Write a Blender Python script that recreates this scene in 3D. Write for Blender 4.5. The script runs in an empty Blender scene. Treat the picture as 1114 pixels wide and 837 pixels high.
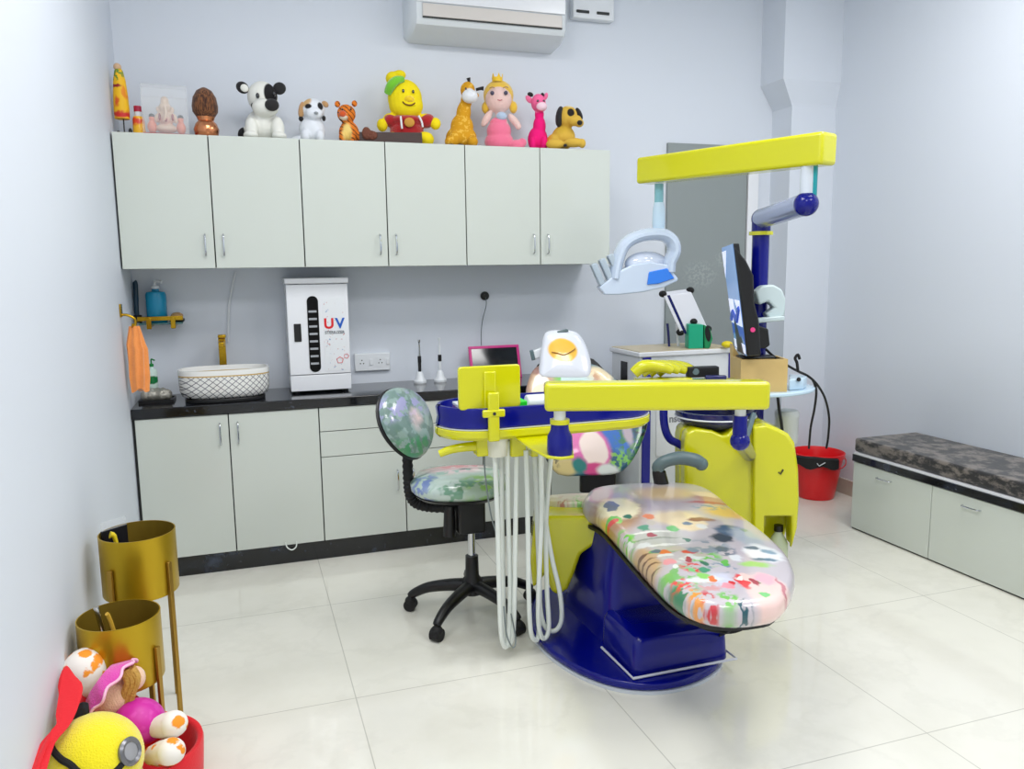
import bpy, bmesh, math, random
from mathutils import Vector, Matrix
random.seed(7)
SC = bpy.context.scene
COL = SC.collection
PI = math.pi

# ------------------------------------------------------------------ camera
IW, IH = 1114.0, 837.0
CAM = Vector((0.5306, -4.1529, 1.5055))
YAW, PITCH, ROLL, FPX = 0.3246, -0.1443, -0.0129, 868.944
_f = Vector((math.sin(YAW)*math.cos(PITCH), math.cos(YAW)*math.cos(PITCH), math.sin(PITCH)))
_r = Vector((math.cos(YAW), -math.sin(YAW), 0))
_u = _r.cross(_f)
CR = _r*math.cos(ROLL) + _u*math.sin(ROLL)
CU = -_r*math.sin(ROLL) + _u*math.cos(ROLL)
FH = Vector((math.sin(YAW), math.cos(YAW), 0))      # horizontal view direction
RH = Vector((math.cos(YAW), -math.sin(YAW), 0))
UP = Vector((0, 0, 1))
def pray(px, py):
    return _f + CR*((px-IW/2)/FPX) - CU*((py-IH/2)/FPX)
def at(px, py, X=None, Y=None, Z=None):
    d = pray(px, py)
    if X is not None: t = (X-CAM.x)/d.x
    elif Y is not None: t = (Y-CAM.y)/d.y
    else: t = (Z-CAM.z)/d.z
    return CAM + d*t
def V(px, py, dist):                                # point at horizontal distance dist
    d = pray(px, py)
    return CAM + d*(dist/d.dot(FH))

cd = bpy.data.cameras.new('camera'); cam = bpy.data.objects.new('camera', cd); COL.objects.link(cam)
cd.sensor_width = 36; cd.lens = FPX/IW*36; cd.clip_start = 0.02
m = Matrix((CR, CU, -_f)).transposed().to_4x4(); m.translation = CAM
cam.matrix_world = m
SC.camera = cam

# ------------------------------------------------------------------ materials
def lin(c):
    return tuple(((v/255)/12.92 if v/255 <= 0.04045 else ((v/255+0.055)/1.055)**2.4) for v in c)
_mats = {}
def mat(name, col, rough=0.5, metal=0.0, coat=0.0, trans=0.0, alpha=1.0, emit=None, es=0, sheen=0.0, bump=0.0, bscale=60, var=0.0, vscale=8, spec=0.5):
    if name in _mats: return _mats[name]
    m = bpy.data.materials.new(name); m.use_nodes = True
    nt = m.node_tree; b = nt.nodes['Principled BSDF']
    c = lin(col)
    b.inputs['Base Color'].default_value = (*c, 1); b.inputs['Roughness'].default_value = rough
    b.inputs['Metallic'].default_value = metal; b.inputs['Coat Weight'].default_value = coat
    b.inputs['Coat Roughness'].default_value = 0.08
    b.inputs['Transmission Weight'].default_value = trans; b.inputs['Alpha'].default_value = alpha
    b.inputs['Sheen Weight'].default_value = sheen
    b.inputs['Specular IOR Level'].default_value = spec
    if emit: b.inputs['Emission Color'].default_value = (*lin(emit), 1); b.inputs['Emission Strength'].default_value = es
    if bump or var:
        tc = nt.nodes.new('ShaderNodeTexCoord')
        if bump:
            n = nt.nodes.new('ShaderNodeTexNoise'); n.inputs['Scale'].default_value = bscale; n.inputs['Detail'].default_value = 4
            nt.links.new(tc.outputs['Object'], n.inputs['Vector'])
            bp = nt.nodes.new('ShaderNodeBump'); bp.inputs['Strength'].default_value = bump; bp.inputs['Distance'].default_value = 0.01
            nt.links.new(n.outputs['Fac'], bp.inputs['Height']); nt.links.new(bp.outputs['Normal'], b.inputs['Normal'])
        if var:
            n = nt.nodes.new('ShaderNodeTexNoise'); n.inputs['Scale'].default_value = vscale; n.inputs['Detail'].default_value = 5
            nt.links.new(tc.outputs['Object'], n.inputs['Vector'])
            mx = nt.nodes.new('ShaderNodeMix'); mx.data_type = 'RGBA'
            mx.inputs[6].default_value = (*[v*(1-var) for v in c], 1); mx.inputs[7].default_value = (*[min(1, v*(1+var)) for v in c], 1)
            nt.links.new(n.outputs['Fac'], mx.inputs[0]); nt.links.new(mx.outputs[2], b.inputs['Base Color'])
    _mats[name] = m
    return m

class NT:                                           # tiny node helper
    def __init__(s, name, rough=0.5, coat=0.0, metal=0.0):
        s.m = bpy.data.materials.new(name); s.m.use_nodes = True; s.t = s.m.node_tree
        s.b = s.t.nodes['Principled BSDF']
        s.b.inputs['Roughness'].default_value = rough; s.b.inputs['Coat Weight'].default_value = coat
        s.b.inputs['Coat Roughness'].default_value = 0.06; s.b.inputs['Metallic'].default_value = metal
        s.tc = s.t.nodes.new('ShaderNodeTexCoord')
    def n(s, t, **kw):
        x = s.t.nodes.new(t)
        for k, v in kw.items(): setattr(x, k, v)
        return x
    def l(s, a, b): s.t.links.new(a, b)
    def math(s, op, a, b=None, c=None):
        x = s.n('ShaderNodeMath', operation=op)
        for i, v in enumerate((a, b, c)):
            if v is None: continue
            if isinstance(v, (int, float)): x.inputs[i].default_value = v
            else: s.l(v, x.inputs[i])
        return x.outputs[0]
    def vm(s, op, a, b=None):
        x = s.n('ShaderNodeVectorMath', operation=op)
        for i, v in enumerate((a, b)):
            if v is None: continue
            if isinstance(v, (tuple, list, Vector)): x.inputs[i].default_value = tuple(v)
            else: s.l(v, x.inputs[i])
        return x.outputs['Value'] if op in ('LENGTH', 'DOT_PRODUCT') else x.outputs[0]
    def mix(s, fac, a, b):
        x = s.n('ShaderNodeMix', data_type='RGBA')
        for i, v in ((0, fac), (6, a), (7, b)):
            if isinstance(v, (int, float)): x.inputs[i].default_value = v
            elif isinstance(v, (tuple, list)): x.inputs[i].default_value = (*lin(v), 1)
            else: s.l(v, x.inputs[i])
        return x.outputs[2]
    def noise(s, vec, scale, detail=4, rough=0.5, out='Fac'):
        x = s.n('ShaderNodeTexNoise'); x.inputs['Scale'].default_value = scale; x.inputs['Detail'].default_value = detail
        x.inputs['Roughness'].default_value = rough; s.l(vec, x.inputs['Vector'])
        return x.outputs[out]
    def step(s, v, a, b):
        x = s.n('ShaderNodeMapRange', interpolation_type='SMOOTHSTEP')
        s.l(v, x.inputs['Value']); x.inputs['From Min'].default_value = a; x.inputs['From Max'].default_value = b
        return x.outputs['Result']
    def color(s, c): s.l(c, s.b.inputs['Base Color']); return s.m

def print_mat(name, base, blobs, rough=0.45, coat=0.0, warp=0.02, wscale=9, streak=None, speckle=None, basevar=0.0, axes=None):
    """base colour plus soft ellipsoid patches: (centre, radii, colour, softness); object coordinates"""
    k = NT(name, rough, coat)
    co = k.tc.outputs['Object']
    if axes:                                        # coordinates along two given directions
        cb = k.n('ShaderNodeCombineXYZ')
        for i, a in enumerate(axes): k.l(k.vm('DOT_PRODUCT', co, a), cb.inputs[i])
        co = cb.outputs[0]
    ns = k.n('ShaderNodeTexNoise'); ns.inputs['Scale'].default_value = wscale; ns.inputs['Detail'].default_value = 3
    k.l(co, ns.inputs['Vector'])
    off = k.vm('SCALE', k.vm('SUBTRACT', ns.outputs['Color'], (0.5, 0.5, 0.5)))
    off.node.inputs['Scale'].default_value = warp*2
    wc = k.vm('ADD', co, off)
    if basevar:
        c = k.mix(k.step(k.noise(co, 14, 5), 0.35, 0.65), tuple(max(0, v-basevar) for v in base), tuple(min(255, v+basevar) for v in base))
    else:
        c = k.mix(0.0, base, base)
    if streak:                                      # (axis vector, frequency, colour, amount, dist)
        for ax, fr, colr, lo, hi in streak:
            d = k.vm('DOT_PRODUCT', wc, ax)
            w = k.math('SINE', k.math('MULTIPLY', d, fr))
            c = k.mix(k.step(w, lo, hi), c, colr)
    for b in blobs:
        cen, rad, colr, soft = b[:4]
        d = k.vm('LENGTH', k.vm('MULTIPLY', k.vm('SUBTRACT', wc, cen), [1/r if r else 0 for r in rad]))
        f = k.math('SUBTRACT', 1.0, k.step(d, 1-soft, 1+soft*0.3))
        if len(b) > 4:                              # broken up with speckles of a scale
            f = k.math('MULTIPLY', f, k.step(k.noise(co, b[4], 2), 0.47, 0.55))
        c = k.mix(f, c, colr)
    if speckle:
        for sc, colr, lo in speckle:
            c = k.mix(k.step(k.noise(co, sc, 2), lo, lo+0.06), c, colr)
    return k.color(c)

WALL = mat('wall paint', (219, 225, 234), 0.55, bump=0.02, bscale=300)
WHITE = mat('white laminate', (206, 212, 204), 0.22, coat=0.3)
WPLA = mat('white plastic', (228, 232, 236), 0.3)
WMET = mat('white enamel', (236, 238, 242), 0.25, coat=0.3)
BLACK = mat('black plastic', (12, 12, 14), 0.4)
RUBBER = mat('black rubber', (16, 16, 17), 0.7)
GREY = mat('grey plastic', (92, 112, 116), 0.35)
CHROME = mat('chrome', (205, 208, 212), 0.15, metal=1)
GOLD = mat('brushed gold', (188, 150, 40), 0.25, metal=1)
YEL = mat('yellow enamel', (214, 212, 2), 0.22, coat=0.6)
NAVY = mat('navy enamel', (3, 12, 124), 0.2, coat=0.25, spec=0.3)
DNAVY = mat('dark navy plastic', (14, 22, 92), 0.22, coat=0.4)
RED = mat('red plastic', (232, 4, 18), 0.3, coat=0.2)
HOSE = mat('pale hose', (228, 234, 228), 0.25, coat=0.3)
GLASS = mat('clear glass', (240, 250, 250), 0.03, trans=1.0)
ACRYL = mat('clear acrylic', (245, 248, 250), 0.05, alpha=0.16)
PALEB = mat('pale blue plastic', (196, 220, 236), 0.25, coat=0.3)
WOOD = mat('light plywood', (206, 176, 112), 0.5, var=0.12, vscale=12)
CREAMWOOD = mat('pale wood laminate', (206, 192, 160), 0.4, var=0.08, vscale=10)

def granite():
    k = NT('black granite', 0.12, 0.3)
    co = k.tc.outputs['Object']
    n1 = k.step(k.noise(co, 5, 7, 0.65), 0.5, 0.78); n2 = k.step(k.noise(co, 60, 3), 0.66, 0.74)
    c = k.mix(n1, (8, 9, 13), (52, 62, 80)); c = k.mix(n2, c, (70, 76, 88))
    return k.color(c)
GRANITE = granite()
def floor_mat():
    k = NT('polished cream tile', 0.07, 0.0)
    co = k.tc.outputs['Object']
    sx = k.n('ShaderNodeSeparateXYZ'); k.l(co, sx.inputs[0])
    def line(v, o, s):
        fr = k.math('FRACT', k.math('DIVIDE', k.math('SUBTRACT', v, o-10*s), s))
        d = k.math('ABSOLUTE', k.math('SUBTRACT', fr, 0.5))
        return k.step(d, 0.5-0.0022/s*1.2, 0.5-0.0010/s)
    g = k.math('MAXIMUM', line(sx.outputs[0], 0.837, 0.8575), line(sx.outputs[1], -1.458, 0.85))
    v = k.step(k.noise(co, 2.2, 8, 0.62), 0.42, 0.7)
    c = k.mix(v, (231, 229, 218), (224, 222, 210))
    n = k.noise(co, 1.3, 6, 0.6); vein = k.math('SUBTRACT', 1.0, k.step(k.math('ABSOLUTE', k.math('SUBTRACT', n, 0.5)), 0.0, 0.03))
    c = k.mix(k.math('MULTIPLY', vein, 0.12), c, (196, 194, 182))
    c = k.mix(k.math('MULTIPLY', g, 0.55), c, (150, 148, 136))
    return k.color(c)
FLOOR = floor_mat()

# ------------------------------------------------------------------ mesh builder
class MB:
    def __init__(s): s.v = []; s.f = []
    def add(s, vs, fs):
        o = len(s.v); s.v += [Vector(v) for v in vs]; s.f += [tuple(i+o for i in f) for f in fs]; return s
    def box(s, a, b, M=None):
        x0, y0, z0 = a; x1, y1, z1 = b
        vs = [Vector(p) for p in ((x0,y0,z0),(x1,y0,z0),(x1,y1,z0),(x0,y1,z0),(x0,y0,z1),(x1,y0,z1),(x1,y1,z1),(x0,y1,z1))]
        if M: vs = [M @ v for v in vs]
        return s.add(vs, [(0,3,2,1),(4,5,6,7),(0,1,5,4),(1,2,6,5),(2,3,7,6),(3,0,4,7)])
    def beam(s, p0, p1, w, h, up=UP):
        p0, p1 = Vector(p0), Vector(p1); d = (p1-p0).normalized(); r = d.cross(up).normalized(); u = r.cross(d)
        vs = []
        for p in (p0, p1):
            for a, b in ((-1,-1),(1,-1),(1,1),(-1,1)): vs.append(p+r*a*w/2+u*b*h/2)
        return s.add(vs, [(0,1,2,3),(7,6,5,4),(0,4,5,1),(1,5,6,2),(2,6,7,3),(3,7,4,0)])
    def loft(s, rings, cap=True, closed=False):
        n = len(rings[0]); o = len(s.v)
        for r in rings: s.v += [Vector(p) for p in r]
        m = len(rings)
        for i in range(m if closed else m-1):
            j = (i+1) % m
            for k in range(n):
                s.f.append((o+i*n+k, o+i*n+(k+1)%n, o+j*n+(k+1)%n, o+j*n+k))
        if cap and not closed:
            s.f.append(tuple(o+k for k in reversed(range(n)))); s.f.append(tuple(o+(m-1)*n+k for k in range(n)))
        return s
    def tube(s, pts, r, n=10, smooth=0, closed=False):
        P = [Vector(p) for p in pts]
        if smooth: P = catmull(P, smooth, closed)
        R = r if isinstance(r, (list, tuple)) else [r]*len(P)
        if len(R) != len(P): R = [R[min(len(R)-1, int(i*(len(R)-1)/(len(P)-1)+0.5))] if False else lerp_list(R, i/(len(P)-1)) for i in range(len(P))]
        rings = []; prev = None
        for i, p in enumerate(P):
            if closed: t = P[(i+1) % len(P)]-P[i-1]
            else: t = P[min(i+1, len(P)-1)]-P[max(i-1, 0)]
            t = t.normalized() if t.length > 1e-9 else Vector((0, 0, 1))
            if prev is None:
                a = Vector((0, 0, 1)) if abs(t.z) < 0.9 else Vector((1, 0, 0))
                x = t.cross(a).normalized()
            else:
                x = (prev - t*prev.dot(t)).normalized()
            prev = x; y = t.cross(x)
            rings.append([p+(x*math.cos(2*PI*k/n)+y*math.sin(2*PI*k/n))*R[i] for k in range(n)])
        return s.loft(rings, closed=closed)
    def cyl(s, p0, p1, r0, r1=None, n=24):
        r1 = r0 if r1 is None else r1
        p0, p1 = Vector(p0), Vector(p1); t = (p1-p0).normalized()
        a = Vector((0, 0, 1)) if abs(t.z) < 0.9 else Vector((1, 0, 0))
        x = t.cross(a).normalized(); y = t.cross(x)
        return s.loft([[p+(x*math.cos(2*PI*k/n)+y*math.sin(2*PI*k/n))*r for k in range(n)] for p, r in ((p0, r0), (p1, r1))])
    def lathe(s, prof, c=(0, 0, 0), n=32, M=None, sx=1, sy=1, cap=True):
        c = Vector(c); rings = []
        for r, z in prof:
            r = max(r, 1e-4)
            ring = [Vector((r*sx*math.cos(2*PI*k/n), r*sy*math.sin(2*PI*k/n), z)) for k in range(n)]
            rings.append([(M @ p if M else p)+c for p in ring])
        return s.loft(rings, cap=cap)
    def ell(s, c, r, M=None, nu=20, nv=12):
        c = Vector(c); r = (r, r, r) if isinstance(r, (int, float)) else r
        vs = []; fs = []
        def pt(th, ph):
            p = Vector((r[0]*math.sin(th)*math.cos(ph), r[1]*math.sin(th)*math.sin(ph), r[2]*math.cos(th)))
            return (M @ p if M else p)+c
        vs.append(pt(0, 0))
        for i in range(1, nv):
            for k in range(nu): vs.append(pt(PI*i/nv, 2*PI*k/nu))
        vs.append(pt(PI, 0)); L = len(vs)-1
        for k in range(nu):
            fs.append((0, 1+k, 1+(k+1) % nu)); fs.append((L, L-nu+(k+1) % nu, L-nu+k))
        for i in range(nv-2):
            for k in range(nu):
                a = 1+i*nu+k; b = 1+i*nu+(k+1) % nu
                fs.append((a, a+nu, b+nu, b))
        return s.add(vs, fs)
    def prism(s, out, off):
        """outline of 3-D points pushed along off"""
        P = [Vector(p) for p in out]; off = Vector(off); n = len(P)
        nrm = sum((P[i].cross(P[(i+1) % n]) for i in range(n)), Vector())
        if nrm.dot(off) > 0: P.reverse()
        vs = P+[p+off for p in P]
        fs = [tuple(range(n)), tuple(range(2*n-1, n-1, -1))]
        fs += [(i, i+n, (i+1) % n+n, (i+1) % n) for i in range(n)]
        return s.add(vs, fs)
    def cushion(s, out, off, r, puff=0.0, seg=5, N=84):
        """padded slab: outline of 3-D points, thickness vector, rounded edge radius"""
        P = [Vector(p) for p in out]; n = len(P)
        L = [(P[(i+1) % n]-P[i]).length for i in range(n)]; tot = sum(L); Q = []; i = 0; acc = 0
        for k in range(N):
            d = tot*k/N
            while acc+L[i] < d: acc += L[i]; i += 1
            Q.append(P[i]+(P[(i+1) % n]-P[i])*((d-acc)/L[i]))
        nrm = sum((Q[i].cross(Q[(i+1) % N]) for i in range(N)), Vector()).normalized()
        T = Vector(off).length; o = Vector(off).normalized()
        inn = []
        for k in range(N):
            t = (Q[(k+1) % N]-Q[k-1]).normalized(); inn.append(nrm.cross(t).normalized())
        rings = []
        def ring(ins, h, f=1.0):
            R = [Q[k]+inn[k]*ins+o*h for k in range(N)]
            for _ in range(3): R = [(R[k-1]+R[k]*2+R[(k+1) % N])/4 for k in range(N)] if ins > r*0.6 else R
            if f != 1.0:
                c = sum(R, Vector())/N; R = [c+(p-c)*f for p in R]
            rings.append(R)
        for k in range(seg+1):
            a = PI/2*k/seg; ring(r*(1-math.sin(a)), r*(1-math.cos(a)))
        for k in range(1, seg+1):
            a = PI/2*k/seg; ring(r*(1-math.cos(a)), T-r+r*math.sin(a))
        ring(r, T+puff*0.5, 0.85); ring(r, T+puff*0.85, 0.6); ring(r, T+puff, 0.25)
        rings.insert(0, [p for p in rings[0]])
        c = sum(rings[0], Vector())/N; rings[0] = [c+(p-c)*0.5 for p in rings[1]]
        return s.loft(rings)
    def build(s, name, material, parent=None, bevel=0, seg=2, sub=0, remesh=0, smooth=True, ang=40, local=False, M=None):
        me = bpy.data.meshes.new(name)
        vs = s.v
        if M: vs = [M @ v for v in vs]
        if parent is not None and not local:
            inv = wm(parent).inverted(); vs = [inv @ v for v in vs]
        me.from_pydata([tuple(v) for v in vs], [], s.f); me.update()
        bm = bmesh.new(); bm.from_mesh(me); bmesh.ops.recalc_face_normals(bm, faces=bm.faces); bm.to_mesh(me); bm.free()
        if smooth:
            me.polygons.foreach_set('use_smooth', [True]*len(me.polygons))
            if not remesh: me.set_sharp_from_angle(angle=math.radians(ang))
        o = bpy.data.objects.new(name, me); COL.objects.link(o)
        if parent is not None: o.parent = parent
        if material: me.materials.append(material)
        if remesh:
            q = o.modifiers.new('remesh', 'REMESH'); q.mode = 'VOXEL'; q.voxel_size = remesh; q.use_smooth_shade = True
            q = o.modifiers.new('smooth', 'SMOOTH'); q.iterations = 6; q.factor = 0.5
        if bevel:
            q = o.modifiers.new('bevel', 'BEVEL'); q.width = bevel; q.segments = seg; q.limit_method = 'ANGLE'; q.angle_limit = math.radians(35)
            q.harden_normals = False
        if sub:
            q = o.modifiers.new('sub', 'SUBSURF'); q.levels = sub; q.render_levels = sub
        return o
def lerp_list(R, t):
    x = t*(len(R)-1); i = min(int(x), len(R)-2); return R[i]+(R[i+1]-R[i])*(x-i)
def catmull(P, k, closed=False):
    out = []; n = len(P)
    for i in range(n if closed else n-1):
        if closed: a, b, c, d = P[i-1], P[i], P[(i+1) % n], P[(i+2) % n]
        else: a, b, c, d = P[max(i-1, 0)], P[i], P[i+1], P[min(i+2, n-1)]
        for j in range(k):
            t = j/k
            out.append(0.5*((2*b)+(c-a)*t+(2*a-5*b+4*c-d)*t*t+(3*b-a-3*c+d)*t**3))
    if not closed: out.append(P[-1])
    return out
def wm(o):
    M = Matrix.Translation(o.location) @ o.rotation_euler.to_matrix().to_4x4()
    return wm(o.parent) @ M if o.parent else M
def tag(o, label, cat, group=None):
    o['label'] = label; o['category'] = cat
    if group: o['group'] = group
    return o
def thing(name, loc, label, cat, group=None, rz=0):
    o = bpy.data.objects.new(name, None); COL.objects.link(o); o.empty_display_size = 0.05
    o.location = loc; o.rotation_euler = (0, 0, rz)
    return tag(o, label, cat, group)
def struct(o): o['kind'] = 'structure'; return o
def rrect(x0, y0, x1, y1, r, n=5):
    out = []
    for cx, cy, a in ((x1-r, y1-r, 0), (x0+r, y1-r, 90), (x0+r, y0+r, 180), (x1-r, y0+r, 270)):
        for i in range(n+1):
            t = math.radians(a+90*i/n); out.append((cx+r*math.cos(t), cy+r*math.sin(t)))
    return out
def copy_thing(root, loc, label):
    r = root.copy(); COL.objects.link(r); r.location = loc; r['label'] = label
    for ch in list(root.children):
        c = ch.copy(); COL.objects.link(c); c.parent = r
        for g in list(ch.children):
            d = g.copy(); COL.objects.link(d); d.parent = c
    return r
def text_obj(name, body, size, M, material, parent, ext=0.0006):
    cu = bpy.data.curves.new(name, 'FONT'); cu.body = body; cu.size = size; cu.extrude = ext; cu.align_x = 'CENTER'; cu.align_y = 'CENTER'
    cu.offset = size*0.03
    t = bpy.data.objects.new(name, cu); COL.objects.link(t)
    dg = bpy.context.evaluated_depsgraph_get(); me = bpy.data.meshes.new_from_object(t.evaluated_get(dg))
    bpy.data.objects.remove(t)
    inv = wm(parent).inverted()
    me.transform(inv @ M); me.materials.clear(); me.materials.append(material)
    o = bpy.data.objects.new(name, me); COL.objects.link(o); o.parent = parent
    return o
FRONT = Matrix(((1,0,0),(0,0,-1),(0,1,0))).to_4x4()  # text standing up, facing -Y
IMG = Matrix((RH, UP, -FH)).transposed().to_4x4()    # x to the right, y up, z towards the view

# ------------------------------------------------------------------ room shell
XR, YB, ZC, YF = 4.25, 0.455, 3.4, -5.6
struct(MB().box((-0.12, YF, -0.1), (XR+0.12, YB+0.12, 0)).build('floor', FLOOR))
struct(MB().box((-0.12, YF, ZC), (XR+0.12, YB+0.12, ZC+0.1)).build('ceiling', WALL))
struct(MB().box((-0.12, YF, 0), (0, YB, ZC)).build('wall_left', WALL))
struct(MB().box((-0.12, YB, 0), (XR+0.12, YB+0.12, ZC)).build('wall_back', WALL))
struct(MB().box((XR, YF, 0), (XR+0.12, YB, ZC)).build('wall_right', WALL))
# corner column: slimmer shaft, wider head with a sloping underside
c = MB()
def ring(x, y, z): return [(x, y, z), (XR, y, z), (XR, YB, z), (x, YB, z)]
c.loft([ring(3.91, 0.256, 0), ring(3.91, 0.256, 2.50), ring(3.90, 0.254, 2.52), ring(3.812, 0.222, 2.655), ring(3.812, 0.222, ZC)])
struct(c.build('trim_1', WALL, smooth=False))
SKIRT = mat('cream skirting tile', (196, 186, 172), 0.2)
b = MB().box((XR-0.012, -0.56, 0), (XR, 0.256, 0.10)); struct(b.build('baseboard_right', SKIRT))
b = MB().box((3.80, 0.244, 0), (XR-0.012, 0.256, 0.10)).box((3.898, 0.256, 0), (3.91, YB, 0.10)); struct(b.build('baseboard_back', SKIRT))
# grey door with white frame
DOORM = print_mat('grey door laminate', (143, 151, 151), [((0.45, 0, 1.55), (0.10, 9, 0.07), (160, 168, 168), 0.7, 60), ((0.25, 0, 1.45), (0.14, 9, 0.10), (158, 166, 166), 0.7, 50)], rough=0.4, warp=0.01)
d = bpy.data.objects.new('door_1', None); COL.objects.link(d); d.location = (3.13, YB-0.02, 0); struct(d)
MB().box((3.13, YB-0.02, 0), (3.715, YB-0.001, 2.275)).build('door_panel', DOORM, d)
MB().box((3.722, YB-0.032, 0), (3.80, YB-0.001, 2.30)).build('door_frame', WMET, d, bevel=0.004)
MB().box((3.716, YB-0.012, 0), (3.722, YB-0.001, 2.28)).build('door_gasket', BLACK, d)

# ------------------------------------------------------------------ cabinets
def handle(parent, x, y, z0, z1, horiz=False):
    """bow handle standing proud of a front at y (faces -Y)"""
    if horiz: pts = [(x, y, z0)]
    pts = [(x, y+0.002, z0), (x, y-0.016, z0+0.006), (x, y-0.022, z0+0.025), (x, y-0.024, (z0+z1)/2), (x, y-0.022, z1-0.025), (x, y-0.016, z1-0.006), (x, y+0.002, z1)]
    MB().tube(pts, 0.0045, 8, smooth=4).build('handle', CHROME, parent)
GAP = 0.0028
WU, ZT, ZB, YU = 0.4259, 2.1577, 1.5257, 0.0687
DARK = mat('gap shade and dark parts', (40, 44, 44), 0.6)  # dark colour painted in as gap shade, also used on small dark parts
names = ['white wall cabinet nearest the left wall', 'white wall cabinet in the middle of the row', 'white wall cabinet at the right end of the row']
for i in range(3):
    x0 = i*2*WU+(0.006 if i == 0 else 0); x1 = (i+1)*2*WU
    t = thing('wall_cabinet', (x0, YU, ZB), names[i]+', two doors', 'cabinet', 'wall cabinets')
    MB().box((x0+0.001, YU+0.022, ZB), (x1-0.001, YB-0.001, ZT)).build('body', WHITE, t)
    MB().box((x0+0.001, YU+0.019, ZB+0.004), (x1-0.001, YU+0.0218, ZT-0.003)).build('gap_shade', DARK, t)  # dark sheet behind the doors, paints shade into their gaps
    xm = (i*2+1)*WU
    for a, bb, hx in ((x0, xm, xm-0.042), (xm, x1, xm+0.042)):
        dr = MB().box((a+GAP, YU, ZB), (bb-GAP, YU+0.018, ZT)).build('door', WHITE, t, bevel=0.0015)
        handle(dr, hx, YU, ZB+0.06, ZB+0.165)
WL, ZU, ZP = 0.4385, 0.8096, 0.0971
XL = 2.56
t = thing('base_cabinet', (0.012, 0, ZP), 'white base cabinet with two doors under the basin', 'cabinet', 'base cabinets')
def base_body(t, x0, x1):
    MB().box((x0+0.001, 0.022, ZP), (x1-0.001, YB-0.002, ZU)).build('body', WHITE, t)
    MB().box((x0+0.001, 0.019, ZP+0.004), (x1-0.001, 0.0218, ZU-0.001)).build('gap_shade', DARK, t)  # dark backing, shade put into the gaps round doors and drawers
base_body(t, 0.001, 2*WL)
for a, bb, hx in ((0.012, WL, WL-0.042), (WL, 2*WL, WL+0.042)):
    dr = MB().box((a+GAP, 0, ZP+0.002), (bb-GAP, 0.018, ZU-0.003)).build('door', WHITE, t, bevel=0.0015)
    handle(dr, hx, 0, 0.655, 0.765)
t = thing('base_cabinet', (2*WL, 0, ZP), 'white base cabinet with two wide drawers over doors behind the stool', 'cabinet', 'base cabinets')
base_body(t, 2*WL, 4*WL)
for z0, z1 in ((0.684, ZU-0.003), (0.549, 0.680)):
    MB().box((2*WL+GAP, 0, z0), (4*WL-GAP, 0.018, z1)).build('drawer', WHITE, t, bevel=0.0015)
for a, bb, hx in ((2*WL, 3*WL, 3*WL-0.042), (3*WL, 4*WL, 3*WL+0.042)):
    dr = MB().box((a+GAP, 0, ZP+0.002), (bb-GAP, 0.018, 0.545)).build('door', WHITE, t, bevel=0.0015)
    handle(dr, hx, 0, 0.335, 0.445)
t = thing('base_cabinet', (4*WL, 0, ZP), 'white base cabinet at the right end, behind the dental chair', 'cabinet', 'base cabinets')
base_body(t, 4*WL, XL)
xm = (4*WL+XL)/2
for a, bb, hx in ((4*WL, xm, xm-0.042), (xm, XL, xm+0.042)):
    dr = MB().box((a+GAP, 0, ZP+0.002), (bb-GAP, 0.018, ZU-0.003)).build('door', WHITE, t, bevel=0.0015)
    handle(dr, hx, 0, 0.655, 0.765)
tag(MB().box((0.001, 0.002, 0.0005), (XL, 0.04, ZP-0.0005)).build('plinth', GRANITE), 'long black granite plinth along the floor under the base cabinets', 'plinth')
tag(MB().box((0.001, -0.008, ZU+0.0005), (XL+0.015, YB-0.001, 0.86)).build('countertop', GRANITE, bevel=0.004), 'black granite countertop over the white base cabinets', 'countertop')
p = at(317, 592, Y=-0.004)
tag(MB().tube([p+Vector((-0.03, 0, 0.015)), p+Vector((-0.022, -0.004, -0.014)), p+Vector((0, -0.006, -0.03)), p+Vector((0.022, -0.004, -0.018)), p+Vector((0.028, 0, 0.012))], 0.0035, 8, smooth=5).build('pipe_loop', HOSE), 'small pale pipe loop on the black plinth', 'pipe')

# ------------------------------------------------------------------ counter items
ZK = 0.86
# sterilizer cabinet
p0 = at(316.5, 428, Z=ZK+0.006); p1 = at(383, 424, Z=ZK+0.006); pt = at(309, 303, Y=p0.y)
x0, x1, y0, zt = p0.x, p1.x, p0.y, pt.z
w = x1-x0; h = zt-ZK
t = thing('uv_sterilizer', ((x0+x1)/2, y0+0.12, ZK), 'tall white steriliser cabinet on the countertop with dark slot window', 'steriliser')
YS = y0
MB().box((x0+0.005, YS+0.02, ZK+0.012), (x1-0.005, YS+0.26, zt-0.03)).build('body', WMET, t, bevel=0.006)
MB().box((x0-0.004, YS-0.006, zt-0.03), (x1+0.004, YS+0.265, zt)).build('lid', WMET, t, bevel=0.006)
MB().box((x0+0.002, YS, ZK+0.10), (x1-0.002, YS+0.018, zt-0.034)).build('door', WMET, t, bevel=0.003)
MB().box((x0+0.002, YS, ZK+0.012), (x1-0.002, YS+0.018, ZK+0.096)).build('lower_panel', WMET, t, bevel=0.003)
for fx in (x0+0.03, x1-0.03):
    for fy in (YS+0.03, YS+0.23): MB().cyl((fx, fy, ZK), (fx, fy, ZK+0.013), 0.014).build('foot', RUBBER, t)
def pz(fx, fz): return (x0+w*fx, ZK+h*fz)
xa, za = pz(0.325, 0.185); xb, zb = pz(0.505, 0.845)
out = [(x, YS-0.003, z) for x, z in rrect(xa, za, xb, zb, (xb-xa)/2-0.001, 8)]
sw = MB().prism(out, (0, 0.0035, 0)).build('slot_window', mat('dark glass', (5, 5, 6), 0.35, spec=0.2), t)
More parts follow.
